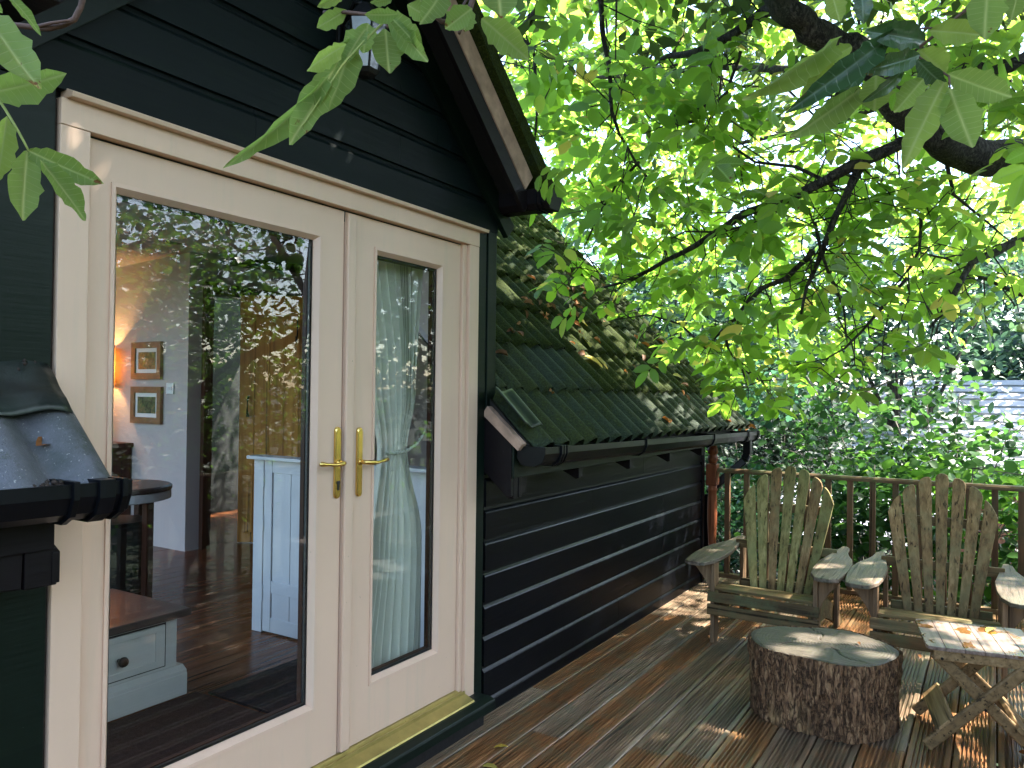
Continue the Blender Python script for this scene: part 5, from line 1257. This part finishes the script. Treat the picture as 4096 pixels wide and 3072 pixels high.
# overhead structural limbs, mostly out of frame
for k, (a, b_, r0, r1_) in enumerate([((3.4, -1.1, 3.6), (1.2, .2, 5.4), .03, .01), ((3.6, -1.4, 3.5), (2.4, -2.6, 5.8), .03, .01), ((6.8, -4.6, 2.2), (5.2, -1.2, 6.0), .06, .02), ((6.9, -4.6, 2.4), (9.0, -1.0, 5.0), .06, .02), ((7.2, -5.6, 2.0), (8.6, -6.4, 6.0), .06, .02), ((6.9, -4.9, 2.4), (4.4, -4.4, 6.2), .05, .015), ((6.6, -2.9, 4.0), (9.5, 1.5, 4.8), .04, .015), ((5.2, -2.5, 3.4), (6.9, 2.2, 5.0), .035, .012)]):
    a, b_ = np.array(a), np.array(b_); P = [a+(b_-a)*t+rg2.normal(size=3)*.15*(0 < t < 1) for t in (0, .25, .5, .75, 1)]
    tb_(P, list(np.linspace(r0, r1_, 5)), seg=8)
    for q in range(40):
        t = rg2.uniform(.15, 1); p = a+(b_-a)*t; d = unit(rg2.normal(size=3)); L_ = rg2.uniform(.4, 1.3); e = p+d*L_
        u_, v_, z_ = proj(e)
        if 0 < z_ < 3 and -50 < u_ < 2260 and v_ > -50: continue
        tw.tube([p-TB, (p+e)/2-TB+rg2.normal(size=3)*.05, e-TB], [.012, .008, .003], 4)
o = tw.build('twigs', 'walnut_bark', wt, smooth=True); o['kind'] = 'stuff'

# compound leaves
def compound(pos, dr, nl, size, rg, npair=3):
    """pos base, dr direction, nl normal; arrays; returns leaflets"""
    N = len(pos); S = np.cross(nl, dr); out = []
    for k in range(npair):
        f_ = .30+.28*k
        for s in (-1, 1):
            d = unit(dr*.45+s*S*.9+rg.normal(size=(N, 3))*.12); n_ = unit(nl+rg.normal(size=(N, 3))*.22); sz = size*(.62+.16*k)*rg.uniform(.85, 1.15, N)
            out.append((pos+dr*(f_*size*2.2)[:, None], d, n_, sz))
    d = unit(dr+rg.normal(size=(N, 3))*.1); out.append((pos+dr*(size*2.2*.95)[:, None], d, unit(nl+rg.normal(size=(N, 3))*.2), size*1.12))
    P = np.concatenate([o_[0] for o_ in out]); D = np.concatenate([o_[1] for o_ in out]); Nn = np.concatenate([o_[2] for o_ in out]); Sz = np.concatenate([o_[3] for o_ in out])
    D[:, 2] -= .18; D = unit(D); Y = unit(np.cross(Nn, D)); Z = np.cross(D, Y)
    return P, D, Y, Z, Sz
GAPS = [((4.15, -1.80, 0), .17), ((4.30, -1.98, 0), .12), ((4.42, -1.62, 0), .07), ((3.92, -2.05, 0), .09), ((4.88, -1.30, .55), .09), ((5.0, -1.27, .55), .05), ((4.92, -1.50, .55), .08), ((4.85, -2.22, .55), .10), ((3.86, -1.32, .35), .07), ((4.12, -1.32, .35), .06), ((4.2, -1.55, .35), .06), ((4.0, -1.62, .35), .04), ((4.25, -2.28, .46), .05), ((4.1, -2.15, .46), .03), ((5.45, -1.08, .85), .06), ((5.5, -.95, .75), .05), ((5.4, -1.15, .65), .04), ((5.5, -2.0, .8), .06), ((4.6, .25, 1.9), .08), ((4.9, .35, 2.0), .06), ((4.3, .6, 2.25), .07), ((4.0, .75, 2.4), .06)]
def sun_gap(P):  # clears leaves along sun lines so light patches land on chosen spots
    d = np.array(SUN); ok = np.ones(len(P), bool)
    for g_, r_ in GAPS:
        q = P-np.array(g_); t = q@d; dist = np.linalg.norm(q-t[:, None]*d, axis=1); ok &= ~((dist < r_+.04) & (t > 0))
    return ok
def roof_ok(P):
    x, y, z = P[:, 0], P[:, 1], P[:, 2]
    lim = 1.30+.98*(y+.30)+.10
    bad = (x > .5) & (x < 6.95) & (y > -.40) & (z < lim) & (z > -2)
    bad |= (x > .8) & (x < 3.5) & (y > -.35) & (z < 3.9)
    return ~bad
# (a) leaves in the part of the tree that is in view
rg3 = np.random.default_rng(21)
def vis_sample(N):
    out = []
    while len(out) < N:
        u, v, d = (rg3.uniform(1010, 2330) if rg3.random() < .8 else rg3.uniform(1040, 1480)), rg3.uniform(-120, 880), (rg3.uniform(4.6, 9.0) if rg3.random() < .92 else rg3.uniform(3.3, 4.6))
        # lower outline of the foliage mass
        lo = np.interp(u, [1010, 1130, 1200, 1300, 1400, 1500, 1600, 1700, 1800, 1900, 2000, 2100, 2330], [60, 430, 480, 540, 640, 760, 815, 815, 735, 695, 680, 665, 640])
        if v > lo+rg3.normal()*18: continue
        if u < 1120 and v > (u-1010)*3.2: continue
        if d < 3.8 and v > 420: continue
        # openings where the sky shows
        hole = max(math.exp(-((u-1690)/70)**2-((v-195)/55)**2), .9*math.exp(-((u-2050)/60)**2-((v-120)/45)**2), .7*math.exp(-((u-2040)/80)**2-((v-340)/30)**2), .6*math.exp(-((u-2150)/70)**2-((v-570)/40)**2), .55*math.exp(-((u-1870)/90)**2-((v-600)/60)**2))
        if rg3.random() < hole: continue
        out.append(at(u, v, d))
    return np.array(out)
twp = np.array(twp); twp = twp[rg3.random(len(twp)) < .36]
far = vis_sample(1150); far = CAM+(far-CAM)*rg3.uniform(1.35, 1.9, len(far))[:, None]
base = np.concatenate([twp, vis_sample(1080), far])
N = len(base)
dr = rg3.normal(size=(N, 3)); dr[:, 2] = dr[:, 2]*.4-.25; dr = unit(dr)
nl = rg3.normal(size=(N, 3))*.45; nl[:, 2] += 1; nl = unit(nl-dr*np.sum(nl*dr, 1, keepdims=True))
P, D, Y, Z, Sz = compound(base, dr, nl, rg3.uniform(.095, .138, N)*np.where(np.arange(N) > N-1151, 1.25, 1.0), rg3)
ok = roof_ok(P+D*Sz[:, None]*.5) & roof_ok(P) & sun_gap(P+D*Sz[:, None]*.5)
u_, v_, z_ = proj(P+D*Sz[:, None]*.5)
ok &= ~((z_ < 2.9) | ((u_ < 1040) & (z_ < 6)))
ok &= ~((v_ > 900) & (u_ > 1400) & (z_ < 6.4))
P, D, Y, Z, Sz, z_ = P[ok], D[ok], Y[ok], Z[ok], Sz[ok], z_[ok]; u_, v_ = u_[ok], v_[ok]
order = np.argsort(z_); infr = (u_[order] > 0) & (u_[order] < 2212) & (v_[order] > 0) & (v_[order] < 1659)
near = order[infr][:235]; rest = np.setdiff1d(np.arange(len(P)), near)
me_near = tpl_mesh('leaf', T_NEAR, 'walnut_leaf_near')
me_mid = tpl_mesh('leaf', T_NEAR, 'walnut_leaf_near')
me_dark = tpl_mesh('leaf', T_NEAR, 'walnut_leaf_dark')
t = MATS['walnut_leaf']
m_leaf('walnut_leaf_obj', (.10, .21, .035), (.46, .78, .09), .58, .35, .3, None, True, True)
me_can = tpl_mesh('leaf', T_NEAR, 'walnut_leaf_obj')
def leafmat(p, X, Yv, Zv): return Matrix(((X[0], Yv[0], Zv[0], p[0]), (X[1], Yv[1], Zv[1], p[1]), (X[2], Yv[2], Zv[2], p[2]), (0, 0, 0, 1)))
for i in near:
    s = Sz[i]; place('leaf', me_can, wt, leafmat(P[i]-TB, D[i]*s, Y[i]*s, Z[i]*s))
# (b) the rest of the crown: overhead and out of frame, extra leaves added along the sun's path for shade
def box_sample(N, lo, hi): return rg3.uniform(lo, hi, (N, 3))
cb = np.concatenate([box_sample(270, (5.2, -2.4, 4.5), (8.2, .3, 5.4)), box_sample(1700, (2.5, -4.5, 4.5), (6.0, -1.9, 5.4)), box_sample(900, (1.5, -2.6, 4.2), (4.8, -.6, 5.2)), box_sample(1900, (-1.8, -5.4, 3.4), (4.9, .2, 5.6)), box_sample(3000, (1.8, -5.6, 5.2), (6.3, -1.4, 7.4)), box_sample(900, (6.3, -7.8, 5.2), (10.2, -4.1, 7.0)), box_sample(330, (6.2, -4.9, 5.2), (7.9, -3.5, 6.6)), box_sample(170, (5.7, -4.0, 3.3), (9.5, 1.0, 5.4)), box_sample(140, (3.0, .2, 4.0), (9, 3, 5.4))])
N2 = len(cb); dr = rg3.normal(size=(N2, 3)); dr[:, 2] = dr[:, 2]*.4-.2; dr = unit(dr); nl = rg3.normal(size=(N2, 3))*.4; nl[:, 2] += 1; nl = unit(nl-dr*np.sum(nl*dr, 1, keepdims=True))
P2, D2, Y2, Z2, S2 = compound(cb, dr, nl, rg3.uniform(.12, .17, N2), rg3)
u2, v2, z2 = proj(P2)
ok = roof_ok(P2) & sun_gap(P2+D2*S2[:, None]*.5) & ~((u2 > -60) & (u2 < 2280) & (v2 > -60) & (v2 < 1700) & (z2 > 0) & ((z2 < 3.4) | (u2 < 1090)))
P2, D2, Y2, Z2, S2 = P2[ok], D2[ok], Y2[ok], Z2[ok], S2[ok]
Pa = P[rest]; 
o = scatter_mesh('foliage', T_MID, Pa-TB, D[rest]*Sz[rest][:, None], Y[rest]*Sz[rest][:, None], Z[rest]*Sz[rest][:, None], rg3.random(len(Pa)), 'walnut_leaf', wt); o['kind'] = 'stuff'
m_leaf('walnut_leaf_muted', (.06, .10, .04), (.13, .19, .05), .45, .4, .3)  # same leaves overhead, colour muted to keep green out of the light below
o = scatter_mesh('foliage', T_LOW, P2-TB, D2*S2[:, None], Y2*S2[:, None], Z2*S2[:, None], rg3.random(len(P2)), 'walnut_leaf_muted', wt); o['kind'] = 'stuff'

# (c) sprays hanging close to the camera
def px_leaf(b0, b1, wpx, dep, dep2=None, tilt=0, me=me_near, bend=0):
    p0 = at(*b0, dep); p1 = at(*b1, dep if dep2 is None else dep2); X = p1-p0; L = np.linalg.norm(X); d = X/L
    view = unit((p0+p1)/2-CAM); n_ = -view+d*np.dot(view, d); n_ = unit(n_)
    side = np.cross(n_, d); a = R(tilt); n2 = n_*math.cos(a)+side*math.sin(a); s2 = np.cross(n2, d)
    W_ = wpx/1681*dep/.56/max(.45, abs(math.cos(a)))
    o = place('leaf', me, wt, leafmat(p0-TB, X, s2*W_, n2*L))
    return o
# three curled variants so that neighbours are not alike
var = []
for k, (fo_, cu_, wa_) in enumerate([(.45, .32, .035), (.25, -.15, .022), (.6, .14, .04), (.4, .55, .03)]):
    prof = [(x, hw*(1+.10*math.sin(x*23+k*2))) if hw > 0 else (x, 0) for x, hw in [(0, 0), (.04, .05), (.1, .11), (.18, .165), (.27, .21), (.36, .24), (.45, .255), (.54, .26), (.63, .25), (.72, .225), (.8, .185), (.87, .135), (.93, .085), (.97, .04), (1, 0)]]
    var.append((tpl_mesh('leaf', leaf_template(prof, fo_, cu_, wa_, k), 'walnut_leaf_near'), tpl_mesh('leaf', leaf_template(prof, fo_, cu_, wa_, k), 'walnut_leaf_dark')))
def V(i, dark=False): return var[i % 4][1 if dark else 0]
FG = [ # base, tip, width px, depth, depth tip, tilt, variant, dark
 ((-45, 10), (102, 232), 84, 1.05, 1.0, 8, 1, 0), ((-30, 200), (116, 178), 75, 1.12, 1.1, -15, 0, 0), ((15, 250), (-3, 392), 50, 1.1, 1.1, 10, 2, 0),
 ((58, 325), (44, 494), 66, 1.1, 1.05, 5, 1, 0), ((62, 325), (196, 392), 62, 1.1, 1.1, -10, 0, 0), ((86, 345), (188, 470), 48, 1.08, 1.1, 20, 2, 0), ((15, -10), (80, 42), 22, 1.0, 1.0, 30, 3, 0), ((-20, 0), (-2, 20), 20, 1.0, 1.0, 0, 3, 0),
 ((712, 158), (574, 352), 38, 1.25, 1.17, 25, 3, 0), ((732, 130), (621, 337), 62, 1.28, 1.2, -10, 1, 0), ((764, 86), (721, 218), 70, 1.31, 1.27, 8, 0, 0), ((790, 62), (742, 128), 44, 1.32, 1.28, -25, 2, 0), ((832, 62), (840, 172), 68, 1.35, 1.32, 5, 1, 0), ((838, 42), (941, 143), 48, 1.35, 1.3, -12, 1, 0), ((836, 30), (914, 104), 40, 1.33, 1.3, 25, 2, 0), ((795, 50), (785, 112), 56, 1.38, 1.38, 0, 2, 0), ((750, 22), (683, 58), 40, 1.4, 1.4, 10, 1, 0), ((748, 96), (643, 152), 40, 1.28, 1.2, 20, 1, 0), ((745, -10), (685, 15), 24, 1.4, 1.4, 0, 2, 0),
 ((860, 30), (795, 38), 34, 1.3, 1.28, 20, 0, 0), ((880, 10), (930, 40), 44, 1.5, 1.5, 0, 1, 0), ((960, -25), (925, 32), 62, 1.5, 1.45, 8, 0, 0), ((1020, 18), (962, 60), 52, 1.45, 1.45, -10, 2, 0), ((1010, 10), (1000, 72), 46, 1.5, 1.5, 15, 1, 0), ((1075, -80), (1080, 62), 94, 1.3, 1.25, 4, 1, 0), ((1040, 40), (1138, 120), 66, 1.35, 1.35, 6, 0, 0), ((940, -20), (900, 8), 40, 1.5, 1.5, 0, 1, 0), ((850, -5), (800, 8), 20, 1.4, 1.4, 20, 2, 0),
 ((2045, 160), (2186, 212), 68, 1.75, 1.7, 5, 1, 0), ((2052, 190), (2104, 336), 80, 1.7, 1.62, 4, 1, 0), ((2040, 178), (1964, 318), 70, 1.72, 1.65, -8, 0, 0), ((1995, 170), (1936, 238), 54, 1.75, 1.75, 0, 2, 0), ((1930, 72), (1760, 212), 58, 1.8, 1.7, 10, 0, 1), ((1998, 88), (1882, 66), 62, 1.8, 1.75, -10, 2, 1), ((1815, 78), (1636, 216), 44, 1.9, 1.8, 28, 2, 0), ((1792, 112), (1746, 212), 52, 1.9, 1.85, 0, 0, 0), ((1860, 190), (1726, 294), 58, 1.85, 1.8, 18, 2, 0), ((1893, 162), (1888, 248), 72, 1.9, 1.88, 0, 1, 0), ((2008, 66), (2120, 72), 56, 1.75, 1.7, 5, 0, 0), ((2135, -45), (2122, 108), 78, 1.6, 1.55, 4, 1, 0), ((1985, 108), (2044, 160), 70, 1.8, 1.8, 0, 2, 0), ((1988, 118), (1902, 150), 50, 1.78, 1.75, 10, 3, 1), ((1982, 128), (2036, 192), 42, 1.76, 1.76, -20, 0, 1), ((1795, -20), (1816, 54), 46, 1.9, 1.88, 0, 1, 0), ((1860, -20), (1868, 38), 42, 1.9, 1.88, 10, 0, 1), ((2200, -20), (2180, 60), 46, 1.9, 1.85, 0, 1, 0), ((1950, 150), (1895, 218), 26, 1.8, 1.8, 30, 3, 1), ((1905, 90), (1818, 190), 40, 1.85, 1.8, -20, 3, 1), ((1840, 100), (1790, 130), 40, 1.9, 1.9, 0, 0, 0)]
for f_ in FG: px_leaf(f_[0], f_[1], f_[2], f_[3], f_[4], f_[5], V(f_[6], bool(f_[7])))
def fg_twig(pts, r0, r1_, mat='twig_bark'): 
    P = [at(*p) for p in pts]; tb_(P, list(np.linspace(r0, r1_, len(P))), 'twig', 8, mat)
fg_twig([(-30, 175, 1.12), (10, 235, 1.12), (40, 285, 1.1), (62, 326, 1.1)], .0022, .0014, 'walnut_leaf_near')
fg_twig([(-20, 46, 1.2), (20, 52, 1.2), (60, 57, 1.2), (100, 62, 1.2), (135, 55, 1.2), (162, 42, 1.2), (176, 15, 1.2), (186, -30, 1.2)], .0034, .0052)
fg_twig([(70, 60, 1.2), (110, 50, 1.19), (150, 44, 1.19)], .003, .002)
fg_twig([(895, -30, 1.5), (925, 20, 1.5), (955, 46, 1.5), (998, 48, 1.5), (1012, 30, 1.5), (1030, -30, 1.5)], .004, .0055)
fg_twig([(998, 48, 1.5), (992, 72, 1.48)], .004, .003)
fg_twig([(990, 30, 1.5), (1010, -5, 1.52)], .003, .002)
fg_twig([(700, 28, 1.42), (740, 26, 1.4), (790, 30, 1.38), (830, 36, 1.36), (838, 60, 1.35)], .004, .002)
fg_twig([(830, 46, 1.32), (785, 90, 1.3), (740, 140, 1.27), (700, 200, 1.24), (655, 270, 1.2)], .0022, .0009, 'walnut_leaf_near')
fg_twig([(2115, -20, 1.7), (2085, 22, 1.72), (2037, 62, 1.75), (1972, 113, 1.8), (1960, 150, 1.8)], .0045, .003)
fg_twig([(2045, 62, 1.75), (2005, 60, 1.78), (1985, 62, 1.8)], .003, .002)
fg_twig([(1972, 113, 1.8), (2010, 140, 1.78), (2050, 165, 1.74), (2052, 190, 1.72)], .003, .002)

# ================================================================== FALLEN LEAVES
me_dead = tpl_mesh('fallen_leaf', leaf_template(WAL, .9, .35, .04, 2), 'dead_leaf'); me_yel = tpl_mesh('fallen_leaf', leaf_template(WAL, .35, .15, .02, 1), 'yellow_leaf')
def fallen(p, n_, rz, s, me, label, cat='leaf', group=None):
    q = Vector(n_).to_track_quat('Z', 'Y').to_matrix() @ Matrix.Rotation(rz, 3, 'Z'); m = Matrix.Translation(Vector(p)) @ q.to_4x4() @ Matrix.Diagonal((s, s, s, 1))
    o = place('fallen_leaf', me, None, m); tag(o, label, cat, group=group); return o
nr = (0, -sa, ca)
def on_roof(u, v):
    d = CF+CR*(u*SV-2048)/FPX-CU*(v*SV-1536)/FPX; tn = math.tan(PA)
    y0, z0 = slope(0, .055); tt = (z0+tn*(CAM[1]-y0)-CAM[2])/(d[2]-tn*d[1]); return CAM+d*tt
def rowlabel(what, p):
    k = int(((p[1]+.285)*ca+(p[2]-1.292)*sa)/CL); n_ = ['bottom', 'second', 'third', 'fourth', 'fifth', 'sixth', 'seventh', 'eighth'][max(0, min(7, k))]
    end = 'towards the door end' if p[0] < 4.3 else ('at mid length' if p[0] < 5.5 else 'towards the far end')
    return '%s on the %s row of mossy roof sheets, %s' % (what, n_, end)
yl = [((1232, 668), .13, .4), ((1248, 690), .13, -.3), ((1275, 750), .14, 1.0), ((1287, 772), .12, -.9), ((1302, 795), .15, 1.9), ((1475, 818), .11, 2.6), ((1512, 830), .13, -1.2), ((1545, 843), .08, .5), ((1430, 800), .06, 2.2)]
for (uv_, s, rz_) in yl:
    fallen(on_roof(*uv_), nr, rz_, s, me_yel, rowlabel('yellow fallen leaf', on_roof(*uv_)), group='yellow leaves on the roof')
rgf = random.Random(5)
for k in range(62):
    cx_, cy_ = rgf.choice([(1230, 670), (1120, 700), (1280, 730), (1330, 760), (1420, 790), (1460, 760), (1200, 610), (1260, 640), (1500, 860), (1180, 660), (1380, 720), (1560, 900)])
    u, v = cx_+rgf.gauss(0, 34), cy_+rgf.gauss(0, 20)
    p = on_roof(u, v)
    if not (3.25 < p[0] < 6.7 and p[1] > -.2 and p[1] < 1.9): continue
    fallen(p+np.array([0, 0, -.01]), (rgf.gauss(0, .3), -sa+rgf.gauss(0, .3), ca), rgf.uniform(0, 6.3), rgf.uniform(.04, .085), me_dead, rowlabel('curled brown dead leaf', p), group='dead leaves on the roof')
for uv_, s, rz_ in (((1447, 915), .09, 1), ((1580, 862+50), .07, 2), ((1186, 845), .06, 0), ((1098, 770), .08, 2.4)):
    fallen(on_roof(*uv_), nr, rz_, s, me_dead, rowlabel('larger flat brown leaf', on_roof(*uv_)), group='dead leaves on the roof')
fallen((3.225-.2, -.555, .004), (.1, 0, 1), .5, .065, me_yel, 'small yellow heart shaped leaf on the deck boards near the door sill', 'leaf')
def on_deck(u, v, z=.004):
    d = CF+CR*(u*SV-2048)/FPX-CU*(v*SV-1536)/FPX; return CAM+d*((z-CAM[2])/d[2])
bpy.data.objects[-1] if False else None
lf1 = [o for o in bpy.data.objects if o.get('label', '').startswith('small yellow heart')][0]; lf1.location = Vector(on_deck(1098, 1613))
fallen(on_deck(1040, 1655), (0, .1, 1), 2.0, .07, me_yel, 'pale yellow leaf lying lowest on the deck boards by the sill', 'leaf')
fallen(on_deck(2200, 1625), (.2, 0, 1), 2.6, .11, me_dead, 'brown curled leaf on the deck in the bottom right corner', 'leaf')
fallen(on_deck(2150, 1357, .47), (.1, .1, 1), .3, .075, me_yel, 'yellow leaf resting on the folding table top', 'leaf')
fallen(on_deck(1852, 1387, .36), (.1, .1, 1), 1.3, .03, me_dead, 'tiny dark leaf scrap on the stump top', 'leaf')
fallen(on_deck(1982, 1385+30, .0), (.1, .1, 1), 1.3, .045, me_dead, 'small grey leaf on the shaded deck between stump and table', 'leaf')
o = fallen((.965, -.19, 1.415), (.3, -.8, .9), .3, .06, me_dead, 'orange brown dead leaf on the grey corrugated sheet left of the door', 'leaf')
for k in range(6): fallen((6.86+rgf.uniform(-.1, .1), -.27+rgf.uniform(-.04, .04), 1.27+rgf.uniform(0, .03)), (rgf.gauss(0, .5), rgf.gauss(0, .5), 1), rgf.uniform(0, 6), .08, me_dead, 'brown leaf clogging the far end of the black gutter', group='leaves in the gutter end')
